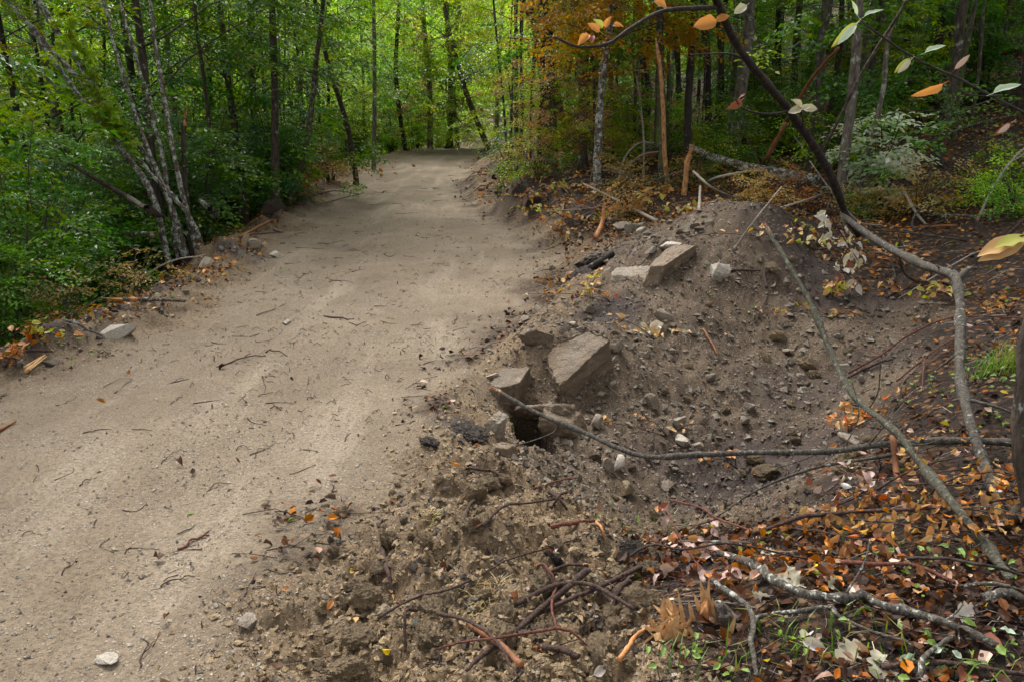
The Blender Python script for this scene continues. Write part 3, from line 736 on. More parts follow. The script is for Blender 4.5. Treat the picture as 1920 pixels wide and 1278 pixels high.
px_tree('thin trunk beside the leaf-wrapped one at the road crest', (858, 276), [(850, 140), (862, 0)], 31.5, .09, 'bark_grey', FAR[2])
px_tree('dark tree leaning left over the end of the road', (916, 282), [(880, 190), (850, 90), (830, 0)], 29, .10, 'bark_moss', FAR[0])
px_tree('slim dark trunk above the right bank at the road end', (968, 262), [(967, 130), (966, 0)], 25, .065, 'bark_black', FAR[2])
px_tree('pale trunk deep behind the right bank at the road end', (930, 262), [(935, 120), (942, 20)], 34, .10, 'bark_grey', FAR[1])
px_tree('pair member trunk left of the crest with dark bark', (760, 280), [(742, 140), (748, 0)], 30, .09, 'bark', FAR[1])
# right of the road
px_tree('mossy trunk at the front of the close trunk cluster on the right bank', (1040, 318), [(1036, 200), (1030, 60), (1022, 0)], 14.5, .075, 'bark_moss', RTALL[1])
px_tree('leaning trunk behind the mossy cluster on the right bank', (1062, 296), [(1052, 220), (1022, 80), (978, 0)], 16.5, .09, 'bark_moss', None)
px_tree('dark trunk third in the cluster on the right bank', (1025, 300), [(1020, 180), (1000, 40)], 17, .08, 'bark_moss', RTALL[2])
px_tree('grey trunk with a pale patch between the mossy cluster and the lichen trunk', (1094, 292), [(1092, 180), (1080, 40), (1075, 0)], 15, .085, 'bark_grey', None)
px_tree('spotted lichen trunk standing on the bank above the orange torn stick', (1121, 352), [(1122, 260), (1130, 150), (1142, 60), (1146, 0)], 11.8, .062, 'bark_lichen', RUSTY, csc=.95, crz=.4)
px_tree('grey trunk directly behind the peeled orange snag', (1241, 372), [(1240, 200), (1237, 0)], 11.8, .07, 'bark_moss', RTALL[1])
px_tree('dark trunk with a sawn orange face at its foot right of the peeled snag', (1293, 282), [(1291, 180), (1303, 0)], 12.5, .07, 'bark_black', RTALL[2])
px_tree('thick pinkish grey trunk behind the leaning dark pole', (1376, 262), [(1388, 180), (1402, 60), (1408, 0)], 14, .125, 'bark_grey', RTALL[0])
px_tree('forked grey trunk at the centre of the right hand woods', (1572, 420), [(1580, 320), (1598, 180), (1608, 60), (1612, 0)], 9.7, .070, 'bark_grey', RTALL[1])
px_tree('slim stem close beside the forked grey trunk', (1600, 430), [(1625, 300), (1655, 180), (1668, 60), (1700, 0)], 9.9, .033, 'bark_grey', None)
for k, (f, ups, y, r, mt, lb) in enumerate([
        ((1330, 240), [(1325, 100), (1318, 0)], 17, .09, 'bark_black', 'dark trunk left of the thick pinkish grey trunk'),
        ((1350, 235), [(1352, 120), (1345, 0)], 18, .08, 'bark', 'brown trunk in the gap behind the leaning dark pole'),
        ((1460, 230), [(1458, 110), (1462, 0)], 19, .09, 'bark_black', 'black trunk right of the thick pinkish grey trunk'),
        ((1490, 190), [(1492, 80), (1500, 0)], 18, .085, 'bark', 'upright brown trunk behind the broken leaning branch'),
        ((1535, 205), [(1540, 90), (1548, 0)], 16, .10, 'bark_grey', 'stout grey trunk left of the forked grey trunk'),
        ((1560, 200), [(1575, 80), (1580, 0)], 17, .07, 'bark', 'slim trunk almost hidden by the forked grey trunk'),
        ((1618, 190), [(1625, 90), (1640, 0)], 16, .09, 'bark_grey', 'pale grey trunk right of the forked grey trunk'),
        ((1700, 150), [(1702, 60), (1706, 0)], 17, .08, 'bark_black', 'black trunk above the pale leaved bush'),
        ((1760, 90), [(1765, 40), (1768, -20)], 16, .09, 'bark_black', 'black trunk on the dark hillside at upper right'),
        ((1200, 300), [(1215, 180), (1200, 60)], 16, .075, 'bark_black', 'thin black trunk under the rusty crown'),
        ((1275, 260), [(1270, 120), (1262, 0)], 18, .075, 'bark', 'brown trunk behind the rusty crown')]):
    px_tree(lb, f, ups, y, r, mt, RTALL[k % 3])
# mossy trunk at the right edge of the frame, close
px_tree('thick mossy trunk cut off by the right edge of the picture', (1950, 1010), [(1938, 850), (1950, 650), (1975, 480), (2000, 300)], 2.55, .07, 'bark', TOPS, seg=14, csc=1.1)

# ---- the many-stemmed lichen tree on the left road edge
b = air(335, 452, 9.6); b[2] = gz(b[0], b[1])
o = empty('lichen_tree', b, 'leaning many-stemmed tree with white lichen bark on the left road edge', 'tree')
STEMS = [([(318, 475), (282, 360), (215, 255), (170, 150), (115, 70), (62, -20)], .040, 0), ([(352, 462), (306, 350), (225, 225), (140, 110), (80, 20), (60, -40)], .034, .4), ([(342, 450), (312, 370), (262, 240), (222, 110), (190, -10)], .031, .2),
         ([(330, 450), (312, 350), (282, 200), (245, 80), (222, -10)], .030, .7), ([(368, 450), (334, 330), (308, 190), (290, 80), (280, -10)], .033, .5), ([(385, 470), (352, 400), (300, 345), (260, 300)], .034, -.2),
         ([(200, 235), (160, 165), (95, 90), (30, 20), (-10, -20)], .035, .6), ([(240, 300), (150, 180), (60, 60), (20, -10)], .03, 1.2)]
for k, (pp, r, dy) in enumerate(STEMS):
    P = [air(u, v, 9.6 + dy * t) for (u, v), t in zip(pp, np.linspace(0, 1, len(pp)))]
    if pp[0][1] > 420: P[0] = P[0] - np.array([0, 0, .25])
    if pp[-1][1] < 0: P += [P[-1] + (P[-1] - P[-2]) * 1.8 + [0, 0, .4]]
    A = Acc(); A.add(*tube(P, r, r * .5, 10, 30, .12, .012, k + 300))
    s_ = link('stem', A.mesh('stem', M['bark_lichen'], off=b), o)
c = link('crown', TOPS[1], o); c.location = (-1.3, .3, .2); c.rotation_euler = (0, -.2, .5); c = link('branches', TOPS[0], o); c['kind'] = 'stuff'; c.location = (-1.3, .3, .2); c.rotation_euler = (0, -.2, .5)
# ivy climbing one stem
r = np.random.default_rng(9); P = resample(np.array([air(u, v, 9.45) for u, v in [(120, 20), (150, 80), (172, 130), (190, 200), (225, 265)]]), 60)
q = P[r.integers(0, 60, 90)] + r.normal(0, .07, (90, 3)); dd = r.normal(0, 1, (90, 3)); dd[:, 2] -= .5
me = sprays_mesh('ivy', q - b, dd, r.uniform(.15, .3, 90), ['bright', 'yellow'], r, .045); link('ivy', me, o)
taken.append((b[0], b[1]))

# ---- woods filled in at random (each a tree of its own)
def outside(x, y, m=.75):
    return x < float(xl(y)) - m or x > float(xr(y)) + m
SHADE = []
def fill(n, xr_, yr_, cond, dmin, rs, kind, names):
    r = np.random.default_rng(rs); got = 0
    for _ in range(n * 40):
        if got >= n: break
        x = r.uniform(*xr_); y = r.uniform(*yr_)
        if not cond(x, y) or not outside(x, y) or not free(x, y, dmin): continue
        taken.append((x, y)); got += 1
        kind(x, y, r)
    return got
inview = lambda x, y, m=.72, c=1.5: abs(x) < m * y + c
TN = ['slim dark', 'grey barked', 'thin leaning dark', 'black barked', 'stout grey', 'thin mossy', 'stout brown']
CN = ['fresh green', 'yellow flecked green', 'deep green', 'yellow green', 'bright lime', 'light green']
def deep(y): return 'near the road' if y < 14 else 'midway back' if y < 23 else 'far back'
def lefttree(x, y, r):
    k = r.integers(0, 4) if y < 22 else r.integers(1, 6)
    ti = int(r.integers(len(TRUNKS))); plant_tree(x, y, TRUNKS[ti], TALL[int(k)], r.uniform(0, 6.28), r.uniform(.85, 1.2), 'tree', f'{TN[ti]} tree with {CN[int(k)]} leaves {deep(y)} in the left woods', 'tree', 'trees of the woods left of the road')
def righttree(x, y, r):
    k = r.integers(0, 3)
    ti = int(r.integers(len(TRUNKS))); plant_tree(x, y, TRUNKS[ti], RTALL[int(k)], r.uniform(0, 6.28), r.uniform(.85, 1.2), 'tree', f'{TN[ti]} tree with {CN[int(k)]} leaves {deep(y)} on the right slope', 'tree', 'trees of the slope right of the road')
def fartree(x, y, r):
    ti = int(r.integers(len(TRUNKS))); k = int(r.integers(3, 6)); plant_tree(x, y, TRUNKS[ti], FAR[k - 3], r.uniform(0, 6.28), r.uniform(.95, 1.35), 'tree', f'{TN[ti]} tree with {CN[k]} leaves beyond the road end', 'tree', 'bright trees beyond the road end')
fill(52, (-22, -4), (6.5, 32), lambda x, y: x < float(xl(y)) - (1.3 if y < 12 else 2.2) and inview(x, y) and not (x > -4.9 and 7 < y < 12), 1.5, 1, lefttree, None)
fill(46, (1.5, 24), (11, 34), lambda x, y: inview(x, y) and x > float(xr(y)) + 1.5 and not (y < 13 and x < 4), 1.5, 2, righttree, None)
fill(34, (-22, 16), (33.5, 52), lambda x, y: inview(x, y), 1.7, 3, fartree, None)
def thinpole(x, y, r):
    side = 'left woods' if x < -1 else 'right slope'; ti = [0, 2, 5, 3][int(r.integers(4))]; sc = r.uniform(.6, .95)
    plant_tree(x, y, TRUNKS[ti], POLE, r.uniform(0, 6.28), sc, 'tree', f'{["", "very "][int(sc < .75)]}thin bare {["dark", "", "leaning", "black", "", "mossy"][ti]} pole tree {deep(y)} in the {side}'.replace('  ', ' '), 'tree', 'thin bare pole trees of the ' + side)
fill(46, (-16, -4), (8, 30), lambda x, y: x < float(xl(y)) - .9 and inview(x, y) and not (x > -5.2 and 7 < y < 11), .75, 7, thinpole, None)
fill(46, (1.2, 20), (11.5, 30), lambda x, y: inview(x, y) and x > float(xr(y)) + 1.2 and not (y < 13 and x < 3.5), .75, 8, thinpole, None)
fill(34, (-.6, 3.6), (13, 26), lambda x, y: .9 < x - float(xr(y)) < 3.4, .4, 9, thinpole, None)
# unseen canopy added beside and behind the camera to shade the right hand side
for x, y in [(6.2, 7.3), (5.6, 4.0), (4.0, 1.2), (8.6, 10.0), (2.6, -1.6), (7.6, 6.2)]:
    plant_tree(x, y, TRUNKS[4], TOPS, x * 3 + y, 1.0, 'tree', 'unseen tree added to shade the slope right of the road', 'tree', 'trees of the slope right of the road'); taken.append((x, y))

SHN = ['green', 'tall yellow green', 'low dark green', 'bluish green', 'yellowish', 'tall bright green']
def sh_left(x, y, r):
    k = r.choice([0, 1, 2, 3, 4, 5], p=[.3, .22, .18, .14, .1, .06]) if y < 20 else r.choice([0, 1, 4, 5])
    plant_shrub(x, y, SHRUB[int(k)], r.uniform(0, 6.28), r.uniform(.75, 1.25), f'{SHN[int(k)]} leafy sapling {deep(y)} under the left woods', 'saplings under the trees left of the road')
def sh_right(x, y, r):
    k = r.choice([0, 2, 4, 1], p=[.35, .4, .1, .15])
    plant_shrub(x, y, SHRUB[int(k)], r.uniform(0, 6.28), r.uniform(.6, 1.05), f'{SHN[int(k)]} sapling {deep(y)} on the shaded right slope', 'saplings on the slope right of the road')
def sh_far(x, y, r):
    k = int(r.choice([5, 4, 1])); plant_shrub(x, y, SHRUB[k], r.uniform(0, 6.28), r.uniform(.9, 1.5), f'{SHN[k]} undergrowth beyond the far end of the road', 'undergrowth beyond the road end')
taken0 = list(taken); taken.clear()
fill(92, (-20, -4), (6.5, 32), lambda x, y: x < float(xl(y)) - (1.5 if y < 12 else 2.0) and inview(x, y) and not (x > -5.3 and y < 13), .95, 4, sh_left, None)
fill(44, (4, 22), (11.5, 30), lambda x, y: inview(x, y) and x > 2.5 + .15 * y, 1.4, 5, sh_right, None)
fill(50, (-18, 12), (33.2, 50), lambda x, y: inview(x, y), 1.2, 6, sh_far, None)
def sh_bank(x, y, r):
    plant_shrub(x, y, [SHRUB[4], LOW_Y, BANK_S][int(r.integers(3))], r.uniform(0, 6.28), r.uniform(.5, .85), f'yellow green sapling {deep(y)} on the bank right of the road', 'yellow green saplings on the right bank')
LOW_Y = shrub_mesh('foliage', 130, 1.5, .8, 8, 80, ['yellow', 'bright'], .055); BANK_S = shrub_mesh('foliage', 131, 2.6, .9, 8, 110, ['yellow', 'beige', 'green'], .058)
fill(16, (-.4, 4.2), (14, 27), lambda x, y: 1.5 < x - float(xr(y)) < 4.0, .6, 10, sh_bank, None)
taken += taken0

# ------------------------------------------------------------------ rocks
def rock(name, label, u, v, size, mat='rock', seed=1, sub=4, rot=0.0, tilt=(0, 0), sink=.35, planes=(), cuts=8, noise=.08, cat='rock', group=None, pos=None, lo=.5, hi=.85, axes=None):
    V, T = rock_arr(seed, size, sub, cuts, planes, noise, lo, hi)
    if sub >= 4:      # chipped, layered surface
        nn = nrmz(V / np.array(size)); V = V + nn * ((fbm3(V * 14 + seed, 4, seed + 3) - .5) * .12 * min(size))[:, None]
        V = V + nn * ((np.floor(fbm3(V * np.array([7, 7, 16]) + seed, 4, seed + 5) * 9) / 9 - .5) * .22 * min(size))[:, None]
        V = V + nn * ((np.abs(fbm3(V * np.array([30, 30, 60]), 4, seed + 9) - .5) - .1) * .045)[:, None]
    me = mesh(name, V, [T], M[mat], sub >= 4)
    p = at(u, v) if pos is None else np.array(pos)
    o = link(name, me, None, p + [0, 0, size[2] * (1 - 2 * sink) * .8]); o.rotation_euler = (tilt[0], tilt[1], rot)
    if axes is not None:
        a = np.array(axes[0], float); a /= np.linalg.norm(a); b_ = np.array(axes[1], float); b_ -= a * (a @ b_); b_ /= np.linalg.norm(b_); c_ = np.cross(a, b_)
        o.rotation_euler = Matrix(((a[0], b_[0], c_[0]), (a[1], b_[1], c_[1]), (a[2], b_[2], c_[2]))).to_euler()
    return tag(o, label, cat, group)

# boulders round the culvert mouth
p = at(1075, 700)
rock('boulder', 'big angular boulder with a pale flat top above the culvert hole', 1080, 685, (.29, .215, .20), 'rock_brown', 7, 5, .35, (.12, -.22), .52, [((-.30, -.30, 1), .50), ((.45, -1, -.12), .50), ((-1, .1, .1), .66), ((1, .3, .1), .78), ((.2, 1, .2), .7)], 5, .10, lo=.82, hi=.95)
rock('boulder', 'tall upright slab left of the big boulder, half buried under road gravel', 962, 752, (.13, .24, .25), 'rock_brown', 12, 5, -.15, (.12, .30), .40, [((.9, -.2, .3), .45), ((-.3, 0, 1), .6), ((.2, -1, .1), .6)], 4, .06, lo=.75, hi=.95)
rock('boulder', 'pale grey block left of the culvert hole under the long branch', 932, 812, (.07, .075, .12), 'rock', 15, 5, .3, (.1, .1), .35, [((-.2, -.3, 1), .6), ((.4, -1, .1), .55), ((1, 0, .1), .6)], 5, .07)
rock('boulder', 'slanting brown slab leaning on the right side of the culvert hole', 1062, 792, (.17, .13, .12), 'rock_brown', 18, 5, .7, (-.5, .45), .40, [((0, -.3, 1), .5), ((.3, -1, 0), .6)], 5, .07)
rock('boulder', 'square earthy stone below the culvert hole on the left', 945, 858, (.06, .06, .085), 'rock_brown', 19, 4, .1, (0, .2), .4, [((0, -1, .2), .6), ((0, 0, 1), .6)], 5, .07)
q = HOLE.copy(); q[2] = gz(q[0], q[1] + .6)
rock('boulder', 'rough lintel stone wedged over the back of the culvert hole', 1000, 790, (.16, .15, .09), 'rock_brown', 23, 5, .9, (-.25, .3), .3, [((0, 0, 1), .5), ((0, 0, -1), .5)], 4, .06, pos=(HOLE[0] + .08, HOLE[1] + .25, float(hbase([HOLE[0] - .02], [HOLE[1] + .3])[0]) - .05))
rock('boulder', 'small brown block wedged behind the upright slab and big boulder', 1005, 640, (.10, .09, .07), 'rock_brown', 29, 4, .8, (0, 0), .3)
rock('boulder', 'long slab of layered rock jutting out of the spoil heap', 1256, 500, (.42, .12, .15), 'rock_brown', 31, 5, 0, (0, 0), .42, [((0, .12, 1), .6), ((.05, -1, 0), .6), ((1, 0, .3), .88), ((-1, -.2, .2), .85)], 4, .06, lo=.82, hi=.97, axes=((.6, .78, .16), (-.76, .6, .2)))
rock('boulder', 'weathered grey slab lying flat left of the jutting slab', 1205, 512, (.26, .16, .05), 'rock', 37, 5, .6, (.3, -.15), .5, [((0, 0, 1), .55)], 5, .07)
rock('stone', 'clean pale squarish stone on the slope right of the jutting slab', 1350, 520, (.105, .075, .11), 'rock_pale', 41, 4, .3, (-.35, .1), .25, [((0, -1, .3), .45), ((0, .2, 1), .7)], 6, .03)
PROM = [(1240, 595, .085, .05, 'rock', 'flat grey stone below the jutting slab'), (1238, 618, .09, .045, 'rock', 'wide flat stone just under another flat stone on the slope'), (1293, 625, .05, .06, 'rock_pale', 'pale upright stone right of the two flat stones'),
        (1158, 660, .05, .08, 'rock', 'narrow beige stone standing against the right side of the big boulder'), (1257, 462, .12, .04, 'rock_pale', 'flat white stone at the crest left of the mound top'), (1182, 432, .09, .07, 'rock_pale', 'white chunk of stone near the end of the white stick'),
        (1203, 440, .08, .05, 'rock_pale', 'second white stone below the white chunk at the heap edge'), (1164, 430, .11, .05, 'rock', 'grey stone left of the white chunks at the heap edge'), (1298, 418, .05, .05, 'rock', 'rounded light stone at the left shoulder of the mound'),
        (1477, 662, .045, .035, 'rock', 'small grey stone on the pit slope behind the leaning pole'), (1270, 800, .055, .06, 'rock', 'upright grey stone above the long branch in the pit'), (1283, 832, .06, .045, 'rock_pale', 'pale wedge of stone just above the long branch'),
        (1310, 838, .045, .03, 'rock', 'small stone right of the pale wedge at the long branch'), (1140, 880, .04, .05, 'rock', 'leftmost of three upright pebbles below the long branch'), (1160, 878, .035, .05, 'rock_pale', 'pale middle one of three upright pebbles below the long branch'),
        (1118, 800, .05, .05, 'rock', 'grey stone in the rubble right of the culvert slab'), (1220, 760, .055, .05, 'rock_brown', 'brown lump of stone at the foot of the pit slope'), (1330, 712, .05, .04, 'rock', 'rounded grey stone in the middle of the pit slope'),
        (1395, 790, .045, .03, 'rock', 'stone on the pit floor nearest the leaning pole'), (1250, 915, .05, .03, 'rock', 'flat stone half sunk in the near pit floor'), (1405, 770, .05, .045, 'rock', 'light stone on the lower pit slope'),
        (1585, 690, .06, .03, 'rock', 'flat grey stone on the far right of the pit'), (1675, 645, .05, .03, 'rock', 'flat stone lying high on the right rim of the pit'), (1600, 828, .09, .03, 'rock', 'flat grey stone beside the long branch at the pit rim'),
        (520, 482, .085, .05, 'rock_pale', 'white stone on the left road edge right of the round stone'), (478, 468, .10, .08, 'rock', 'round grey stone at the left road edge'), (389, 502, .10, .13, 'wood_pale', None),
        (225, 628, .13, .06, 'rock_pale', 'long pale stone buried in the left road shoulder'), (537, 607, .055, .025, 'rock_pale', 'white splinter of stone lying in the road'), (928, 708, .05, .03, 'rock', 'small pale stone left of the broken end of the long branch'),
        (1075, 612, .05, .03, 'rock', 'pebble resting on top of the big boulder'), (200, 1240, .035, .015, 'rock_pale', 'pale pebble at the bottom left of the road'), (470, 1170, .04, .018, 'rock', 'flat grey pebble at the near edge of the road'),
        (720, 1150, .035, .02, 'rock', 'smooth grey pebble in the loose soil near the bottom'), (1175, 925, .06, .045, 'clod', 'isolated tan clod of earth at the rim of the pit'), (985, 600, .05, .035, 'rock', 'grey stone at the road edge above the wedged block'),
        (1100, 585, .06, .04, 'rock_brown', 'brown stone in the dark soil above the big boulder')]
for k, (u, v, a, c, mt, lb) in enumerate(PROM):
    if lb is None:
        rock('stone', 'orange beige broken stone standing at the left road edge', u, v, (.07, .06, .10), 'rock_pale', 57, 3, .5, (.2, .5), .3); continue
    rock('dirt_clod' if mt == 'clod' else 'stone', lb, u, v, (a, a * .75, c), mt, 100 + k, 3, k * 1.3, (.2 * math.sin(k * 2.1) - .2, .2 * math.cos(k)), .22, cuts=9, noise=.05, cat='clod' if mt == 'clod' else 'stone')
# loose stones: individual copies of a few shapes
STN = [mesh('stone', *(lambda a: (a[0], [a[1]]))(rock_arr(200 + k, (1, .8, .62), 2, 9, (), .06)), M[['rock', 'rock_pale', 'rock_brown', 'rock'][k % 4]], False) for k in range(8)]
r = np.random.default_rng(21)
def place_stones(n, pick_uv, smin, smax, label, group, name='stone', pool=STN, cat='stone', lb2=None):
    for k in range(n):
        u, v = pick_uv(); p = at(u, v); s = smin + (smax - smin) * r.random() ** 2.2
        o = link(name, pool[r.integers(len(pool))], None, p + [0, 0, s * .22]); o.scale = (s, s * r.uniform(.7, 1.1), s * r.uniform(.6, 1)); o.rotation_euler = (r.normal(0, .4), r.normal(0, .4), r.uniform(0, 6.28))
        tag(o, label, cat, group)
place_stones(110, lambda: (r.uniform(1060, 1640), r.uniform(440, 900)), .014, .048, 'loose grey stone lying on the dug slope of the pit', 'loose stones on the pit slope')
place_stones(34, lambda: (r.uniform(1130, 1330), r.uniform(405, 500)), .03, .085, 'grey rubble stone on the left shoulder of the spoil heap', 'rubble on the spoil heap')
place_stones(34, lambda: (r.uniform(720, 1240), r.uniform(860, 1240)), .010, .026, 'small stone in the loose soil below the culvert', 'stones in the loose soil')
place_stones(26, lambda: (r.uniform(900, 1060), r.uniform(520, 780)), .010, .03, 'small stone along the right edge of the road', 'stones along the right road edge')
place_stones(30, lambda: (lambda t: (80 + 560 * t + r.normal(0, 25), 690 - 350 * t + r.normal(0, 14)))(r.random()), .018, .06, 'small stone along the left edge of the road', 'stones along the left road edge')
place_stones(24, lambda: (r.uniform(930, 1200), r.uniform(740, 900)), .018, .05, 'stone of the rubble around the culvert hole', 'rubble around the culvert hole')
# clods
def lumpy(a, k):
    V, T = a; g = fbm3(V * 5 + k, 4, k + 70); h = fbm3(V * 16 + k, 3, k + 80)
    return V * (1 + .18 * (np.abs(g - .5) * 2.5 - .25) + .30 * (h - .5))[:, None], T
def clod(name, k, mat, flat=.75):
    V, T = lumpy(rock_arr(230 + k, (1, .9, flat), 4, 3, (), .34, .75, .95), k); q = np.random.default_rng(k + 400); m = 1300
    I = q.integers(0, len(V), m); O = np.array([(1, 0, 0), (0, 1, 0), (-1, 0, 0), (0, -1, 0), (0, 0, 1), (0, 0, -1.0)]); OT = np.array([(0, 1, 4), (1, 2, 4), (2, 3, 4), (3, 0, 4), (1, 0, 5), (2, 1, 5), (3, 2, 5), (0, 3, 5)])
    W = V[I][:, None] + (O[None] + q.normal(0, .3, (m, 6, 3))) * (.03 + .085 * q.random((m, 1, 1)) ** 2)
    return mesh(name, np.vstack([V, W.reshape(-1, 3)]), [np.vstack([T, (OT[None] + (np.arange(m) * 6)[:, None, None]).reshape(-1, 3) + len(V)])], M[mat], False)
M['clod_lump'] = mat_rock('clod_lump', (.20, .138, .078), (.27, .192, .108), (.33, .243, .145), .3, (.24, .168, .094))
CLD = [clod('dirt_clod', k, 'clod_lump') for k in range(6)]
place_stones(90, lambda: (r.uniform(600, 1230), r.uniform(900, 1270)), .014, .050, 'crumbly tan clod of earth in the loose soil', 'earth clods in the near loose soil', 'dirt_clod', CLD, 'clod')
place_stones(40, lambda: (r.uniform(1060, 1640), r.uniform(450, 900)), .016, .06, 'crumbly clod of earth on the pit slope', 'earth clods on the pit slope', 'dirt_clod', CLD, 'clod')
for k, (u, v, s, lb) in enumerate([(675, 1195, .05, 'biggest tan clod at the bottom of the loose soil'), (800, 1190, .045, 'big tan clod right of the biggest clod near the bottom'), (650, 1258, .048, 'large clod at the bottom edge left of the sticks'), (830, 1135, .042, 'broad clod above the thick brown stick'), (690, 1120, .045, 'wide clod beside the upright torn stick')]):
    o = link('dirt_clod', CLD[k % 6], None, at(u, v, s * .15)); o.scale = (s, s * .9, s * .7); o.rotation_euler = (.2 * k, .1, k * 1.7); tag(o, lb, 'clod')
CLDD = [clod('humus_clod', 20 + k, 'clod_dark', .6) for k in range(3)]
for k, (u, v, s, lb) in enumerate([(868, 815, .10, 'dark rooty lump of humus left of the culvert hole'), (806, 830, .05, 'small dark lump left of the rooty humus lump'), (1115, 495, .15, 'dark root mass at the foot of the spoil heap'), (1090, 515, .10, 'black crumbly humus beside the torn root stick'), (1185, 1045, .06, 'small black humus lump left of the pinkish leaf spray'), (1040, 1050, .04, 'dark crumb of humus among the near sticks'),
                                  (1000, 385, .13, 'dark humus clump on the right bank by the road bend'), (975, 362, .12, 'dark clod higher on the right bank'), (515, 395, .16, 'dark roll of turf at the left road edge')]):
    o = link('humus_clod', CLDD[k % 3], None, at(u, v, s * .1)); o.scale = (s, s * .8, s * .5); o.rotation_euler = (.2 * k, .1, k * 1.7); tag(o, lb, 'clod')

# ------------------------------------------------------------------ sticks and branches
def splinter(A, p, d, r, ln, n, rr):
    d = d / np.linalg.norm(d); a = np.cross(d, [0, 0, 1.0]); a /= np.linalg.norm(a) + 1e-9; b = np.cross(d, a)
    for k in range(n):
        t = k / n * 6.28 + rr.normal(0, .3); o = math.cos(t) * a + math.sin(t) * b
        w = r * rr.uniform(.25, .5); tip = p + o * r * .75 + d * ln * rr.uniform(.4, 1.1) + o * rr.normal(.1, .3) * r
        c = p + o * r * .55 - d * r * .5; s = np.cross(d, o)
        V = np.array([c + s * w, c - s * w, c - o * w * .9, tip]); A.add(V, None, np.array([[0, 1, 3], [1, 2, 3], [2, 0, 3]]))

def stick(label, P, r0, r1=None, mat='twig_dark', name='stick', cat='stick', group=None, seg=7, wob=.0, forks=(), broken=None, seed=None, n=None, rough=.12):
    """P world polyline; forks: (polyline, r0, r1); broken: (which end 0/-1, wood material, length)"""
    P = [np.asarray(p, float) for p in P]; b = P[0].copy(); r1 = r0 * .6 if r1 is None else r1
    sd = seed if seed is not None else int(abs(b[0] * 977 + b[1] * 331)) % 9999
    A = Acc(); A.add(*tube(P, r0, r1, seg, n, rough, wob, sd))
    rr = np.random.default_rng(sd); ch = []
    if n and n >= 50:        # snapped side twigs along the long branches
        S_ = resample(P, 40); forks = list(forks)
        for i in range(9):
            j = int(rr.integers(3, 36)); dn = S_[j + 1] - S_[j]; dn /= np.linalg.norm(dn); o_ = np.cross(dn, rr.normal(0, 1, 3)); o_ /= np.linalg.norm(o_); l_ = rr.uniform(.03, .06) if i < 5 else rr.uniform(.12, .32)
            e_ = dn * .6 + o_ * .8 + [0, 0, .1]; forks.append(([S_[j], S_[j] + e_ * l_ * .5, S_[j] + e_ * l_ + rr.normal(0, .15, 3) * l_], r0 * .30, r0 * .13))
    for k, (Q, a, c) in enumerate(forks):
        B = Acc(); B.add(*tube(Q, a, c, max(5, seg - 2), None, .1, wob, sd + k + 1)); ch.append(B)
    # small knots / stubs
    me = A.mesh(name, M[mat], off=b); o = link(name, me, None, b); tag(o, label, cat, group)
    for B in ch: link('side_twig', B.mesh('side_twig', M[mat], off=b), o)
    if broken:
        for e, mt, ln in (broken if isinstance(broken, list) else [broken]):
            d = (P[0] - P[1]) if e == 0 else (P[-1] - P[-2]); p = P[0] if e == 0 else P[-1]; rad = r0 if e == 0 else r1
            B = Acc(); dn = d / np.linalg.norm(d)
            B.add(*tube([p - dn * ln * .6, p - dn * ln * .1], rad * 1.05, rad * .95, seg, 4, .15, 0, sd))
            splinter(B, p, dn, rad, ln, 7, rr); link('broken_end', B.mesh('broken_end', M[mt], False, off=b), o)
    return o

def near(u, v, off): return air(u, v, at(u, v)[1] - off)
def gpts(px, lift): return [at(u, v, lift) for u, v in px]

# the long branch lying over the pit and the two poles
A_ = [(930, 730, 4.15, .12), (1000, 770, 3.98, .10), (1090, 808, 3.8, .1), (1200, 853, 3.55, .1), (1300, 852, 3.45, .1), (1400, 848, 3.4, .1), (1560, 845, 3.3, .1), (1660, 832, 3.25, .1), (1800, 825, 3.15, .1), (1960, 832, 3.0, .1)]
P = [air(u, v, y) for u, v, y, _ in A_]; P.append(np.array([P[-1][0] + .35, P[-1][1] - .02, gz(P[-1][0] + .35, P[-1][1] - .02) + .015]))
stick('long grey branch with white lichen lying across the pit, torn orange at its left end', P, .0105, .0155, 'stick_grey', 'fallen_branch', 'branch', seg=12, n=60, broken=(0, 'wood_orange', .06), rough=.1,
      forks=[([P[1] + (P[2] - P[1]) * .55, air(1035, 812, 3.95), air(960, 838, 4.0)], .007, .003), ([P[7], air(1679, 850, 3.2), air(1530, 876, 3.3), air(1420, 918, 3.5), at(1348, 969, .01)], .009, .004)])
P = [air(u, v, y) for u, v, y in [(1438, 428, 4.6), (1475, 490, 4.35), (1520, 570, 4.1), (1556, 655, 3.85), (1600, 740, 3.5), (1680, 810, 3.05)]] + [near(1735, 880, .30), near(1800, 960, .2), near(1850, 1025, .1), near(1900, 1090, .02)]
stick('leaning lichen covered pole crossing the long branch, its top torn orange', P, .0125, .0150, 'stick_olive', 'leaning_pole', 'pole', seg=12, n=50, broken=(0, 'wood_rust', .07), forks=[([P[0] + (P[1] - P[0]) * .4, air(1456, 440, 4.5)], .012, .010)])
P = [air(u, v, y) for u, v, y in [(1580, 405, 7.2), (1640, 448, 6.0), (1720, 492, 5.0), (1775, 512, 4.4), (1794, 526, 4.2), (1801, 600, 3.9), (1800, 700, 3.5), (1822, 800, 3.1)]] + [near(1850, 880, .16), near(1885, 985, .03)]
stick('bent grey sapling snapped at a right angle over the right rim of the pit', P, .027, .018, 'stick_grey', 'bent_sapling', 'sapling', seg=12, n=60, forks=[([P[4], air(1815, 505, 4.3), air(1830, 503, 4.35)], .02, .008)])
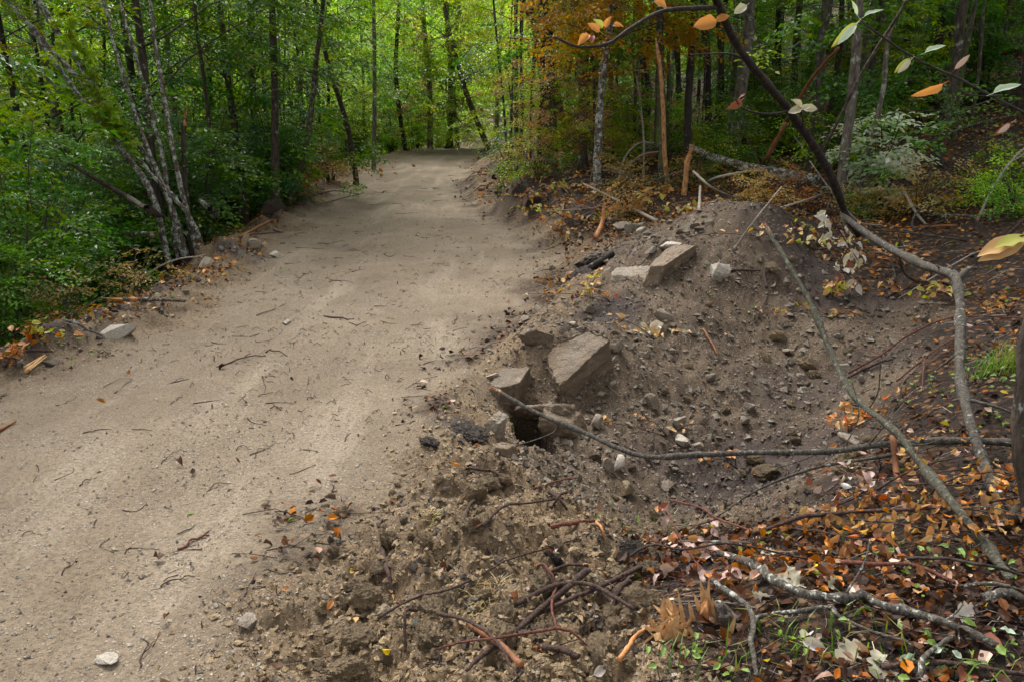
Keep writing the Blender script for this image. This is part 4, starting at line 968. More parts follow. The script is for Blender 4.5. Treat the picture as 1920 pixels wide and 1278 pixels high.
P = [air(u, v, y) for u, v, y in [(1610, 440, 7.6), (1585, 400, 7.4), (1552, 318, 6.9), (1480, 208, 6.2), (1440, 160, 5.8), (1382, 85, 5.3), (1345, 5, 4.9), (1310, -80, 4.5), (1270, -190, 4.1), (1240, -300, 3.8)]]
LP = stick('dark thin pole leaning left across the right hand woods', P, .031, .019, 'bark_black', 'leaning_pole', 'pole', seg=12, n=50,
           forks=[([P[6] + (P[5] - P[6]) * .1, air(1300, 16, 4.7), air(1240, 22, 4.4), air(1180, 55, 4.2), air(1140, 82, 4.1), air(1085, 88, 4.0), air(1040, 70, 4.0)], .014, .005),
                  ([P[3], air(1440, 214, 5.6), air(1395, 205, 5.4), air(1378, 185, 5.3)], .008, .004), ([P[3] + (P[2] - P[3]) * .3, air(1505, 225, 6.1), air(1500, 200, 6.0)], .006, .004)])
stick('rust coloured broken branch leaning behind the dark leaning pole', [air(1437, 298, 11), air(1475, 228, 10.6)], .032, .028, 'wood_rust', 'dead_branch', 'branch', forks=[([air(1475, 228, 10.6), air(1520, 150, 10), air(1572, 90, 9.5)], .026, .018)])
stick('long bare sapling leaning right behind the forked grey trunk', [at(1517, 333), air(1555, 260, 9.2), air(1620, 130, 8.2), air(1690, 20, 7.3), air(1710, -30, 7)], .018, .012, 'bark_grey', 'dead_branch', 'branch')

# peeled snag, sawn stubs and other broken wood
def snag(label, px, y, r0, r1, mat, top=None, name='snag', foot=None):
    P = [air(u, v, y) for u, v in px]; g = P[0].copy(); g[2] = gz(g[0], g[1]) - .1
    if P[0][2] - g[2] > .15: P = [g] + P
    return stick(label, P, r0, r1, mat, name, 'snag', seg=9, n=20, broken=(-1, top or 'wood_pale', r1 * 6), rough=.18)
snag('tall orange peeled snag with a splintered tip among the right hand trunks', [(1252, 350), (1246, 290), (1243, 200), (1238, 130), (1232, 88)], 11.2, .036, .024, 'wood_peeled')
snag('short split orange stub at the edge of the spoil heap', [(1284, 352), (1288, 310), (1293, 290)], 10.4, .040, .032, 'wood_peeled', 'wood_orange')
snag('snapped dead stem with a pale broken tip left of the road', [(352, 400), (346, 320), (344, 250), (347, 222)], 10.4, .035, .025, 'bark', 'wood_orange')
snag('thin bare white sapling stub on the right bank', [(1206, 345), (1207, 260), (1200, 190), (1192, 140)], 12.5, .018, .010, 'twig_pale', 'twig_pale')
stick('torn orange stick standing in the bank at the road bend', [at(1117, 448, .0), air(1130, 415, 9.3), air(1132, 390, 9.3)], .035, .02, 'wood_orange', broken=(-1, 'wood_orange', .1), seg=6)
stick('white barked pole lying on the bank with a torn orange end', [air(1096, 346, 11.5), air(1150, 372, 10.6), at(1232, 420, .03)], .014, .02, 'twig_pale', 'fallen_pole', 'pole', broken=(0, 'wood_orange', .15))
stick('brown pole propped over the white barked pole', [at(1140, 385, .02), air(1210, 345, 10.8), air(1280, 322, 10.8)], .018, .014, 'stick_olive', 'fallen_pole', 'pole')
stick('pale bare stick poking up from the mound top', [at(1375, 472, .0), air(1410, 420, 6.9), air(1466, 350, 7.0)], .011, .006, 'twig_pale', forks=[])
stick('white crooked twig running down behind the mound', [air(1300, 322, 9.4), air(1335, 352, 9.0), at(1376, 374, .02)], .016, .010, 'twig_pale')
stick('arched pale branch on the far side of the mound', [at(1325, 350, .05), air(1345, 333, 9.6), air(1400, 322, 9.6), at(1455, 318, .05)], .022, .012, 'twig_pale')
stick('pale branch curving along the ridge of the mound', [at(1410, 388, .02), air(1440, 394, 8.0), air(1490, 382, 8.1), at(1550, 368, .05)], .016, .009, 'twig_pale')
stick('short upright grey twig behind the split stub', [at(1311, 395, -.02), air(1313, 350, 9.0)], .018, .014, 'twig_pale')
stick('bare pale twig leaning on the dark fallen log at right', [air(1690, 350, 9.2), air(1715, 395, 8.8), air(1745, 432, 8.5)], .018, .012, 'twig_pale', forks=[([air(1745, 432, 8.5), air(1800, 465, 8), air(1850, 500, 7.5)], .01, .006)])
def log(label, px, y, r0, r1, mat, cut=None, name='fallen_log'):
    P = [air(u, v, yy) for (u, v), yy in zip(px, y)]
    return stick(label, P, r0, r1, mat, name, 'log', seg=11, n=20, broken=cut, rough=.08)
log('fallen log with grey lichen behind the mound top', [(1290, 275), (1350, 300), (1430, 320), (1535, 338)], [12.5, 12, 11.4, 10.8], .055, .075, 'bark_lichen')
log('dark fallen log running right behind the dark leaning pole', [(1600, 362), (1700, 385), (1800, 380), (1930, 350)], [10.3, 9.6, 9.3, 9.2], .05, .04, 'bark_black')
for k, (px, y, rr_, mt, lb) in enumerate([([(1110, 325), (1230, 287)], (14.5, 14.0), .075, 'wood_rust', 'reddish bare log on top of the log pile under the trees'), ([(1140, 300), (1240, 270)], (15, 14.6), .07, 'bark_lichen', 'pale lichen log highest in the log pile'),
                                          ([(1150, 335), (1190, 318)], (13.8, 14.0), .07, 'bark_grey', 'short grey log at the front of the log pile'), ([(1185, 330), (1250, 312)], (14, 14.2), .06, 'wood_rust', 'short brown log right of the grey one in the log pile'), ([(1240, 285), (1330, 268)], (15, 15), .06, 'bark_moss', 'mossy log lying right of the log pile')]):
    log(lb, px, y, rr_, rr_ * .9, mt, [(0, 'wood_orange', .03)])
stick('arched pale sapling bent over in front of the log pile', [at(1158, 345), air(1170, 300, 12.6), air(1195, 270, 12.6), air(1228, 268, 12.8)], .02, .010, 'twig_pale')
stick('second arched sapling bent lower in front of the log pile', [at(1150, 348), air(1178, 312, 12.4), air(1205, 290, 12.4), air(1240, 284, 12.6)], .016, .010, 'twig_pale')
# left of the road
stick('broken dead bough hanging from the left woods, split orange near its foot', [at(318, 415, .05), air(300, 404, 9.4), air(230, 365, 9.2), air(150, 318, 9.0), air(100, 285, 8.9), air(30, 250, 8.7)], .036, .018, 'bark', 'dead_branch', 'branch', seg=9, n=24, broken=(0, 'wood_rust', .25), forks=[([air(150, 318, 9), air(110, 270, 8.8), air(75, 262, 8.6)], .012, .005)])
log('thin horizontal log caught among the stems left of the road', [(-20, 428), (120, 430), (200, 435), (290, 441)], [9.9, 9.8, 9.7, 9.6], .030, .034, 'bark_lichen', (-1, 'wood_orange', .06))
stick('pale torn stick at the foot of the lichen tree', [at(360, 368, .25), air(385, 385, 9.8), at(410, 408, .05)], .03, .035, 'bark_lichen')
stick('white peeled stick lying at the left road edge', [at(378, 440, .04), at(416, 472, .04)], .028, .026, 'twig_pale')
stick('two coloured stick across the left road shoulder, orange at one end', [at(230, 573, .05), at(290, 573, .05), at(348, 573, .04)], .016, .012, 'stick_lichen', broken=(0, 'wood_orange', .22))
stick('short grey stick crossing the two coloured stick', [at(302, 590, .02), at(335, 540, .05)], .018, .014, 'stick_lichen')
stick('dark bent stick on the road shoulder at far left', [at(8, 695, .03), at(45, 673, .05), at(98, 666, .03)], .012, .008, 'twig_dark')
stick('bundle of pale splinters on the left shoulder', [at(50, 704, .03), at(86, 676, .04)], .016, .006, 'wood_pale', forks=[([at(58, 704, .04), at(90, 681, .05)], .008, .003), ([at(47, 700, .04), at(80, 684, .06)], .008, .003)])
stick('orange torn stick at the left edge of the picture', [at(-10, 648, .1), at(30, 636, .12)], .022, .01, 'wood_orange')
stick('orange chip beside the standing beige stone', [at(383, 516, .04), at(394, 535, .02)], .02, .012, 'wood_pale')
stick('brown stick running up the left road edge', [at(450, 452, .05), at(500, 425, .05), at(512, 418, .04)], .022, .016, 'wood_rust')
stick('red brown splinter at the left picture edge on the road', [at(-12, 815, .012), at(30, 793, .012)], .012, .005, 'wood_rust')
stick('curved dark root near the bend on the right bank', [at(930, 345, .1), air(925, 330, 14), at(940, 318, .1)], .03, .018, 'twig_dark')
stick('brown root laid along the right bank', [at(900, 358, .03), at(930, 365, .05), at(950, 366, .05)], .025, .02, 'twig_dark')
stick('charred root with an orange torn end at the heap foot', [at(1068, 526, .04), air(1095, 508, 7.6), at(1150, 482, .04)], .04, .03, 'bark_black', broken=(0, 'wood_orange', .12))
stick('dark stub standing at the left end of the mound slope', [at(1178, 480, -.02), air(1186, 462, 7.6)], .02, .015, 'twig_dark')

# sticks in the near soil
NEAR = [
 ('thickest dark stick slanting through the heap of sticks', [(1101, 1082), (1030, 1150), (950, 1213)], .012, 'twig_dark', .03, None, [([(950, 1213), (910, 1240), (873, 1266)], .011)]),
 ('straight dark stick crossing under the arched one', [(1212, 1067), (1110, 1122), (1019, 1162), (950, 1206)], .009, 'twig_dark', .02, (0, 'wood_orange', .03), []),
 ('arched dark stick lying across the heap of sticks', [(970, 1144), (1045, 1122), (1110, 1124), (1190, 1155)], .009, 'twig_dark', .04, None, [([(1112, 1122), (1150, 1138)], .006)]),
 ('red forked twig winding through the heap of sticks', [(1006, 1073), (1022, 1090), (1041, 1126), (1034, 1158), (1043, 1191)], .0055, 'twig_red', .05, (0, 'wood_orange', .03), [([(1043, 1191), (1075, 1208), (1110, 1228)], .005), ([(1043, 1191), (985, 1208), (928, 1220), (870, 1225), (840, 1234), (808, 1228)], .005)]),
 ('dark twig slanting down to the bottom edge', [(822, 1162), (881, 1191), (928, 1228), (972, 1285)], .0065, 'twig_dark', .04, None, []),
 ('thick brown broken stick under the dark twigs', [(883, 1180), (928, 1209), (978, 1255)], .013, 'wood_rust', .0, None, []),
 ('short thick brown stick right of the forked twig', [(1012, 1224), (1050, 1232), (1085, 1242)], .012, 'twig_dark', .012, (0, 'wood_orange', .03), []),
 ('long thin twig stretching across the near clods', [(709, 1169), (782, 1140), (855, 1122), (928, 1082), (965, 1064), (1019, 1049), (1078, 1020)], .0045, 'twig_dark', .035, None, []),
 ('upright torn stick standing in the clods', [(717, 1034), (726, 1082), (737, 1122)], .009, 'twig_dark', .02, (-1, 'wood_pale', .03), []),
 ('crooked dark stick leaning down the clods', [(912, 930), (890, 948), (881, 958), (872, 980)], .009, 'twig_dark', .015, None, []),
 ('forked grey stick below the culvert hole', [(880, 883), (904, 892), (928, 896), (954, 907)], .008, 'twig_dark', .02, (-1, 'wood_rust', .03), [([(905, 892), (911, 862)], .005), ([(934, 897), (940, 876)], .005)]),
 ('reddish stick on the rim below the culvert hole', [(1001, 921), (1040, 912), (1085, 900)], .006, 'twig_red', .015, None, []),
 ('thin curved twig above the crossed sticks', [(906, 994), (946, 965), (1001, 958), (1089, 934)], .0055, 'twig_dark', .03, (-1, 'wood_rust', .02), []),
 ('thick reddish root piece right of the crossed sticks', [(1032, 994), (1074, 990), (1114, 983)], .010, 'twig_red', .01, None, []),
 ('stick with an orange end above the heap of sticks', [(1023, 1085), (1060, 1074), (1103, 1067)], .007, 'twig_dark', .02, (-1, 'wood_orange', .03), []),
 ('short dark stub standing right of the heap of sticks', [(1180, 1100), (1160, 1120), (1148, 1158)], .010, 'twig_dark', .02, None, []),
 ('orange split stick near the bottom right of the clods', [(1161, 1248), (1188, 1212), (1220, 1184)], .008, 'wood_orange', .02, None, []),
 ('curved root hanging over the big tan clods', [(782, 1158), (763, 1175), (760, 1195), (759, 1238)], .006, 'twig_dark', .05, None, []),
 ('one of two crossed sticks, leaning right', [(1032, 929), (1046, 945), (1063, 962)], .008, 'twig_dark', .02, None, []),
 ('one of two crossed sticks, leaning left', [(1063, 930), (1048, 945), (1033, 962)], .007, 'twig_dark', .03, None, []),
 ('short orange pointed stick right of the root piece', [(1118, 986), (1127, 1002), (1134, 1016)], .006, 'wood_orange', .02, None, []),
 ('grey lichen branch curving through the leaf litter at bottom right', [(1348, 1049), (1410, 1082), (1453, 1115), (1512, 1140), (1585, 1146), (1614, 1142), (1657, 1162), (1767, 1195), (1875, 1230)], .014, 'stick_lichen', .03, None, [([(1612, 1142), (1616, 1128)], .009)]),
 ('thin dark shoot arching over the pinkish leaves', [(1180, 1062), (1220, 1071), (1282, 1080), (1366, 1073), (1512, 1069)], .0045, 'bark_black', .10, None, []),
 ('forked grey stick beside the splintered stump', [(1315, 1082), (1355, 1126), (1402, 1162), (1410, 1195), (1406, 1231), (1417, 1282)], .0095, 'stick_lichen', .03, None, [([(1402, 1190), (1425, 1171), (1490, 1162), (1555, 1153), (1570, 1170), (1640, 1202), (1700, 1222), (1735, 1246)], .008)]),
 ('purplish straight stick in the litter under the rusty branch', [(1563, 1064), (1621, 1078), (1709, 1082), (1789, 1104)], .008, 'twig_red', .03, None, []),
 ('thin pale stick at right in the litter', [(1800, 1113), (1860, 1122), (1930, 1126)], .007, 'stick_lichen', .04, None, []),
 ('thick pale mossy stick at the right edge of the litter', [(1840, 1136), (1880, 1136), (1930, 1142)], .014, 'stick_lichen', .03, None, []),
 ('forked red twig lying over the near rim of the pit', [(1256, 943), (1315, 965), (1344, 987), (1402, 1009), (1439, 1010)], .006, 'twig_red', .03, None, [([(1344, 988), (1310, 992), (1278, 1003)], .004)]),
 ('thin dark stick standing in the pit floor', [(1322, 947), (1345, 912), (1362, 885)], .006, 'twig_dark', .015, None, []),
 ('grey stick in the litter near the bottom right corner', [(1720, 1285), (1735, 1255), (1790, 1205)], .008, 'stick_lichen', .04, None, []),
 ('dark stick stretched along the bottom right corner', [(1650, 1262), (1760, 1262), (1930, 1278)], .008, 'twig_dark', .02, None, []),
 ('thin pole lying behind the pinkish leaf spray', [(1270, 1026), (1330, 1030), (1420, 1029)], .010, 'bark', .02, None, []),
 ('dark stick lying right of the pinkish leaf spray', [(1523, 1023), (1560, 1026), (1602, 1033)], .007, 'twig_dark', .02, None, []),
 ('black stick at the right under the rusty branch', [(1700, 1060), (1770, 1078), (1850, 1094), (1925, 1096)], .006, 'bark_black', .05, None, []),
 ('short lichen stick in the pit slope', [(1370, 512), (1390, 514), (1425, 513)], .012, 'twig_dark', .02, None, []),
 ('dark forked stub on the pit slope', [(1437, 545), (1432, 525), (1436, 508)], .012, 'twig_dark', .03, None, [([(1433, 522), (1444, 505)], .008)]),
 ('thin stick running down the pit slope', [(1415, 610), (1430, 580), (1446, 545)], .006, 'twig_dark', .02, None, []),
 ('red brown stick in the middle of the pit slope', [(1318, 622), (1330, 645), (1345, 670)], .010, 'wood_rust', .02, None, []),
 ('red stem trailing over the right rim of the pit', [(1590, 708), (1650, 685), (1700, 650), (1770, 620), (1840, 615), (1930, 608)], .007, 'twig_red', .07, None, [([(1650, 685), (1620, 668), (1600, 662)], .004), ([(1700, 650), (1745, 600)], .004)]),
 ('second red stem low on the right rim of the pit', [(1680, 722), (1730, 690), (1770, 660), (1800, 640)], .006, 'twig_red', .05, None, [([(1720, 695), (1728, 740)], .004)]),
 ('brown stick lying on the right side of the pit', [(1590, 712), (1640, 690), (1672, 678)], .009, 'twig_dark', .015, None, []),
 ('grey stick on the slope under the bent sapling', [(1660, 562), (1700, 548), (1745, 535)], .010, 'twig_dark', .02, None, []),
]
for lb, px, r_, mt, lift, br, fk in NEAR:
    # ends rest on the ground, the middle bridges it
    P = [at(u, v, r_ * .9 + .006 + lift * (.35 if k in (0, len(px) - 1) else 1)) for k, (u, v) in enumerate(px)]
    F_ = []
    for q, ra in fk:
        Q = [at(u, v, ra * .6 + lift * (.8 if k < len(q) - 1 else .3)) for k, (u, v) in enumerate(q)]
        D2 = [np.linalg.norm(p - Q[0]) for p in P]; Q[0] = P[int(np.argmin(D2))] if min(D2) < .06 else Q[0]
        F_.append((Q, ra, ra * .5))
    stick(lb, P, r_, r_ * .7, mt, seg=8, wob=.002, forks=F_, broken=br, n=max(12, len(P) * 6))
r = np.random.default_rng(37)
def brush(n, xr_, yr_, cond, label, group):
    k = 0
    while k < n:
        x = r.uniform(*xr_); y = r.uniform(*yr_)
        if not cond(x, y): continue
        k += 1; a = r.uniform(0, 6.28); ln = r.uniform(.5, 1.8); up = abs(r.normal(0, .28)) * ln; d = np.array([math.cos(a), math.sin(a) * .7, 0]) * ln
        p0 = np.array([x, y, gz(x, y) + .01]); p2 = p0 + d; p2[2] = gz(p2[0], p2[1]) + .02 + up; p1 = (p0 + p2) / 2 + r.normal(0, .08, 3); p1[2] = max(p1[2], gz(p1[0], p1[1]) + .01)
        m = ['twig_pale', 'stick_lichen', 'bark', 'twig_dark', 'wood_rust'][r.choice(5, p=[.2, .25, .3, .2, .05])]; rad = r.uniform(.007, .019)
        w = {'twig_pale': 'pale', 'stick_lichen': 'lichen spotted', 'bark': 'brown', 'twig_dark': 'dark', 'wood_rust': 'rust coloured'}[m]
        fk = [([p1, p1 + (p2 - p0) * .22 + r.normal(0, .14, 3) + [0, 0, .06]], rad * .55, rad * .25)] if k % 2 else []
        stick(f'{"thick" if rad > .013 else "thin"} {w} dead stick {"leaning up" if up > .25 else "lying"} {label}', [p0, p1, p2], rad, rad * .45, m, 'dead_stick', 'stick', group, seg=6, wob=.012, forks=fk, n=12)
brush(52, (.4, 7.5), (9.6, 16), lambda x, y: x > float(xr(y)) + 1.0 and not (y < 10.6 and x < 3.2), 'on the forest floor behind the spoil heap', 'dead sticks on the right forest floor')
brush(20, (3.0, 6.5), (6.6, 9.6), lambda x, y: x > 2.6 + .28 * (y - 5.5) and x < .62 * y + .6, 'on the slope right of the pit', 'dead sticks right of the pit')
for k in range(34):
    y = r.uniform(9.5, 22); x = float(xr(y)) + r.uniform(.3, 1.05); a = r.uniform(0, 6.28); ln = r.uniform(.18, .5) * (1 + .02 * y)
    P = [np.array([x, y, 0]), np.array([x + math.cos(a) * ln * .5, y + math.sin(a) * ln * .5, 0]), np.array([x + math.cos(a) * ln, y + math.sin(a) * ln, 0])]
    for j, p in enumerate(P): p[2] = gz(p[0], p[1]) + (.01, .06, .02)[j]
    m = ['twig_dark', 'bark', 'twig_pale', 'twig_red'][k % 4]
    stick(f'{["dark", "brown", "pale", "reddish"][k % 4]} torn root sticking out of the cut bank beside the road', P, r.uniform(.007, .015), .004, m, 'root', 'root', 'torn roots in the cut bank', seg=6, wob=.012, n=9)
brush(26, (-7, -3.4), (5.4, 17), lambda x, y: .25 < float(xl(y)) - x < 1.9, 'on the bank left of the road', 'dead sticks on the left bank')
# black upright stub where the pole crosses the branch
stick('dark stub hanging down from the crossing of branch and pole', [air(1674, 815, 3.22), air(1682, 890, 3.1), at(1701, 968, .0)], .014, .012, 'wood_rust', seg=8)

# twigs on the road
RT = [((407, 688), (459, 673), (498, 668)), ((498, 662), (520, 661), (538, 668)), ((609, 593), (640, 598), (665, 599)), ((563, 620), (578, 620), (592, 624)), ((483, 593), (510, 583), (538, 570)), ((553, 528), (565, 520), (576, 512)), ((541, 447), (553, 440), (576, 438)), ((596, 456), (615, 458), (645, 452)),
      ((313, 720), (330, 714), (346, 711)), ((320, 758), (330, 750), (342, 744)), ((190, 727), (220, 715), (252, 706)), ((215, 738), (235, 722), (250, 711)), ((492, 713), (500, 708), (508, 701)), ((496, 716), (498, 730), (492, 742)), ((472, 741), (490, 742), (512, 736)), ((575, 749), (584, 746), (591, 743)),
      ((336, 1030), (365, 1012), (395, 1003)), ((150, 912), (158, 906), (182, 893)), ((380, 930), (400, 915), (432, 905)), ((450, 1130), (460, 1100), (480, 1078)), ((470, 868), (485, 845), (510, 841)), ((265, 1252), (272, 1225), (268, 1195)), ((66, 870), (75, 880), (60, 905)), ((300, 870), (330, 850), (350, 845)),
      ((505, 765), (520, 766), (530, 764)), ((440, 845), (455, 838), (470, 842)), ((105, 760), (125, 755), (145, 745)), ((620, 905), (622, 920), (610, 940)), ((610, 522), (625, 527), (655, 529)), ((616, 530), (640, 527), (670, 533)), ((540, 384), (560, 388), (590, 388)), ((655, 605), (672, 612), (690, 602)), ((735, 400), (760, 402), (785, 399)),
      ((650, 470), (665, 468), (690, 480)), ((720, 478), (735, 482), (742, 474)), ((700, 360), (730, 362), (760, 360)), ((770, 610), (782, 612), (790, 604)), ((850, 608), (856, 600), (858, 592)), ((972, 520), (978, 516), (985, 514)), ((300, 1100), (340, 1085), (372, 1080)), ((30, 1010), (60, 1000), (80, 1003)), ((540, 640), (545, 645), (556, 640)),
      ((640, 700), (645, 712), (660, 720)), ((700, 690), (712, 697), (718, 690)), ((455, 555), (480, 548), (500, 550)), ((120, 1080), (128, 1060), (122, 1045))]
r = np.random.default_rng(31)
for k, px in enumerate(RT):
    rad = .0026 * (.8 + .5 * ((k * 37) % 10) / 10) if k not in (0, 1, 2, 16) else .0058
    if px[0][1] < 620: rad *= 1.35
    P = [at(u, v, rad * .7 + (.006 if j == 1 else 0)) for j, (u, v) in enumerate(px)]
    fk = []
    if k % 3 == 0:
        d = P[2] - P[0]; s = np.array([-d[1], d[0], 0]) * r.choice([-1, 1]); fk = [([P[1], P[1] + d * .22 + s * .22 + [0, 0, .006]], rad * .6, rad * .3)]
    lb = {0: 'long dark stick with a fork lying in the middle of the road', 1: 'curved dark stick touching the long stick in the road', 2: 'straight dark stick by itself higher up the road', 16: 'thick dark red stick on the near left of the road', 17: 'small angled twig at the far left of the near road', 3: 'thin reddish twig below the straight dark stick in the road'}.get(k)
    stick(lb or 'thin dark twig lying flat on the packed road surface', P, rad, rad * .5, 'twig_dark' if k != 16 else 'twig_red', name='twig', cat='twig', group='twigs scattered on the road', seg=6, wob=.009, forks=fk, n=12)
for k in range(120):      # smaller ones
    cc = int(r.integers(0, 16)); cr_ = np.random.default_rng(900 + cc); yc = 2.3 * math.exp(cr_.uniform(0, 2.2)); fx = cr_.random()
    y = max(2.1, yc * (1 + r.normal(0, .09))) if k % 10 < 6 else 2.2 * math.exp(r.uniform(0, 2.3)); x = float(xl(y)) + .25 + np.clip(fx + r.normal(0, .08), 0, 1) * float(xr(y) - xl(y) - .4) if k % 10 < 6 else float(xl(y)) + .2 + r.random() * float(xr(y) - xl(y) - .3); a = r.normal(.45, .8); ln = r.uniform(.03, .13) * (1 + .05 * y)
    d = np.array([math.cos(a), math.sin(a), 0]) * ln; P = [np.array([x, y, 0]) - d / 2, np.array([x, y, 0]) + r.normal(0, .02, 3), np.array([x, y, 0]) + d / 2]
    for p in P: p[2] = gz(p[0], p[1]) + .003
    stick('thin dark twig lying flat on the packed road surface', P, .0018 + .0003 * y, .0012, ['twig_dark', 'twig_dark', 'twig_red', 'bark'][k % 4], name='twig', cat='twig', group='twigs scattered on the road', seg=5, wob=.003, n=7)

# ------------------------------------------------------------------ single leaves
from mathutils import Matrix
def leaf_mesh(name, mat, W=.5, curl=.25, fold=.2, lobes=0, wave=.05, seed=0, n=None):
    """unit-length leaf along +X, midrib curved, halves folded up"""
    n = n or (18 if lobes else 7); r = np.random.default_rng(seed); t = np.linspace(0, 1, n)
    w = W * .5 * np.sin(math.pi * np.clip(t, 0, 1) ** .85) ** .8 + .004
    if lobes: w = W * .5 * (np.sin(math.pi * t ** 1.15) ** .6) * (.76 + .24 * np.cos(2 * math.pi * lobes * t + 2.2)) + .012
    zc = -curl * t * t + r.normal(0, wave, n) * .3
    V = []
    for k in range(n):
        wl = w[k] * r.uniform(.92, 1.08); wr = w[k] * r.uniform(.92, 1.08)
        e = fold + r.normal(0, wave)
        e2 = fold + r.normal(0, wave)
        V += [[t[k], wl, zc[k] + wl * e * 1.3], [t[k], wl * .5, zc[k] + wl * e * .45], [t[k], 0, zc[k]], [t[k], -wr * .5, zc[k] + wr * e2 * .45], [t[k], -wr, zc[k] + wr * e2 * 1.3]]
    Q = []
    for k in range(n - 1):
        for j in range(4): Q.append([k * 5 + j, k * 5 + j + 1, k * 5 + 5 + j + 1, k * 5 + 5 + j][::-1])
    # stalk
    b = len(V); V += [[-.22, .008, .05], [-.22, -.008, .05], [0.02, -.012, 0], [0.02, .012, 0]]; Q.append([b, b + 1, b + 2, b + 3])
    return mesh(name, V, [np.array(Q)], mat, True)
LM = {}
for nm, col, und, tr in [('rust', (.33, .115, .028), (.42, .20, .08), .25), ('tan', (.42, .23, .085), (.46, .28, .12), .22), ('brown', (.16, .065, .022), (.24, .12, .055), .15), ('pink', (.42, .30, .27), (.20, .065, .035), .2), ('redbrown', (.23, .055, .022), (.40, .28, .25), .2), ('cream', (.50, .45, .33), (.42, .38, .28), .25),
                         ('palegreen', (.36, .46, .33), (.40, .48, .37), .35), ('olive', (.30, .30, .05), (.33, .33, .08), .35), ('orange', (.50, .16, .03), (.48, .2, .06), .35), ('green', (.13, .26, .035), (.20, .32, .08), .4), ('lime', (.16, .27, .04), (.2, .3, .07), .4), ('yellow', (.52, .42, .06), (.5, .4, .1), .35), ('white', (.62, .60, .58), (.5, .44, .42), .25)]:
    LM[nm] = mat_leaf('leaf_' + nm, col, tr, .5, .3, und)
def LV(mat, k, **kw): return leaf_mesh('leaf', LM[mat], seed=k, **kw)
OV = {m: [LV(m, k, W=.58, curl=c, fold=f * 1.3, wave=.12) for k, (c, f) in enumerate([(.15, .25), (.45, .5), (-.2, .35), (.7, .3)])] for m in ('rust', 'tan', 'brown', 'pink', 'redbrown', 'cream', 'white', 'yellow', 'green', 'lime', 'orange', 'olive', 'palegreen')}
NV = {m: [LV(m, k + 10, W=.30, curl=c, fold=f * 1.5, wave=.14) for k, (c, f) in enumerate([(.2, .2), (.4, .3)])] for m in ('palegreen', 'olive', 'orange', 'redbrown', 'cream', 'pink', 'tan')}
OAK = {m: [LV(m, k + 20, W=.72, curl=c, fold=f, lobes=4, wave=.06) for k, (c, f) in enumerate([(.1, .12), (.3, .25)])] for m in ('cream', 'white', 'tan', 'pink')}

def put_leaf(parent, base, me, pos, d, nrm, size, name='leaf'):
    d = np.asarray(d, float); d = d / np.linalg.norm(d); y = np.cross(nrm, d); y /= np.linalg.norm(y) + 1e-9; z = np.cross(d, y)
    o = link(name, me, parent); p = np.asarray(pos) - base
    o.matrix_local = Matrix(((d[0] * size, y[0] * size, z[0] * size, p[0]), (d[1] * size, y[1] * size, z[1] * size, p[1]), (d[2] * size, y[2] * size, z[2] * size, p[2]), (0, 0, 0, 1)))
    return o

r = np.random.default_rng(77)
rv = lambda s=1.0: r.normal(0, s, 3)
def pickm(lst, bank): return bank[lst[r.integers(len(lst))]][r.integers(2 if bank is not OV else 4)]

# rusty leaved broken branch along the lower right
b = at(1480, 1010, .05); o = empty('rusty_branch', b, 'broken branch thick with rusty brown dead leaves at the lower right', 'branch')
A = Acc(); ANCH = []
for px, lf, rad in [([(1410, 1015), (1500, 1000), (1600, 990), (1720, 985), (1840, 975), (1930, 960)], .07, .009), ([(1520, 1000), (1560, 975), (1610, 955), (1660, 945)], .06, .005), ([(1600, 992), (1680, 1020), (1760, 1035), (1840, 1030)], .08, .005), ([(1700, 985), (1760, 950), (1830, 930), (1890, 935)], .1, .005), ([(1480, 1004), (1530, 1022), (1600, 1040), (1660, 1048)], .06, .005), ([(1750, 985), (1800, 1000), (1860, 1012), (1910, 1010)], .1, .005)]:
    P = [at(u, v, lf * (.5 if k == 0 else 1)) for k, (u, v) in enumerate(px)]; A.add(*tube(P, rad, rad * .4, 6, 24, .1, .004, int(rad * 1e4) + len(ANCH))); ANCH += list(resample(P, 46 if rad > .006 else 30))
link('stem', A.mesh('stem', M['twig_dark'], off=b), o)
for k in range(280):
    p = ANCH[r.integers(len(ANCH))] + r.normal(0, .026, 3); d = rv(.7); d[2] = d[2] * .5 - .9; n = rv(.8) + np.array([0, -.8, .4])
    put_leaf(o, b, pickm(['rust', 'rust', 'tan', 'tan', 'brown', 'rust'], OV), p, d, n, r.uniform(.028, .048))
# tan leaves behind it, round the pole
b = at(1700, 935, .05); o = empty('dead_leaf_branch', b, 'twiggy branch with tan curled leaves in front of the leaning pole foot', 'branch')
A = Acc(); ANCH = []
for px in [[(1640, 940), (1700, 925), (1760, 905), (1840, 890)], [(1690, 930), (1730, 950), (1790, 955), (1850, 950)], [(1720, 915), (1700, 890), (1690, 872)]]:
    P = [at(u, v, .05 + .05 * (k > 0)) for k, (u, v) in enumerate(px)]; A.add(*tube(P, .005, .002, 5, 16, .1, .004, len(ANCH))); ANCH += list(resample(P, 30))
link('stem', A.mesh('stem', M['twig_dark'], off=b), o)
for k in range(70):
    p = ANCH[r.integers(len(ANCH))] + r.normal(0, .03, 3); d = rv(); d[2] = d[2] * .4 - .3
    put_leaf(o, b, pickm(['tan', 'tan', 'rust', 'pink'], OV), p, d, rv(.9) + np.array([0, -.6, .5]), r.uniform(.026, .042))
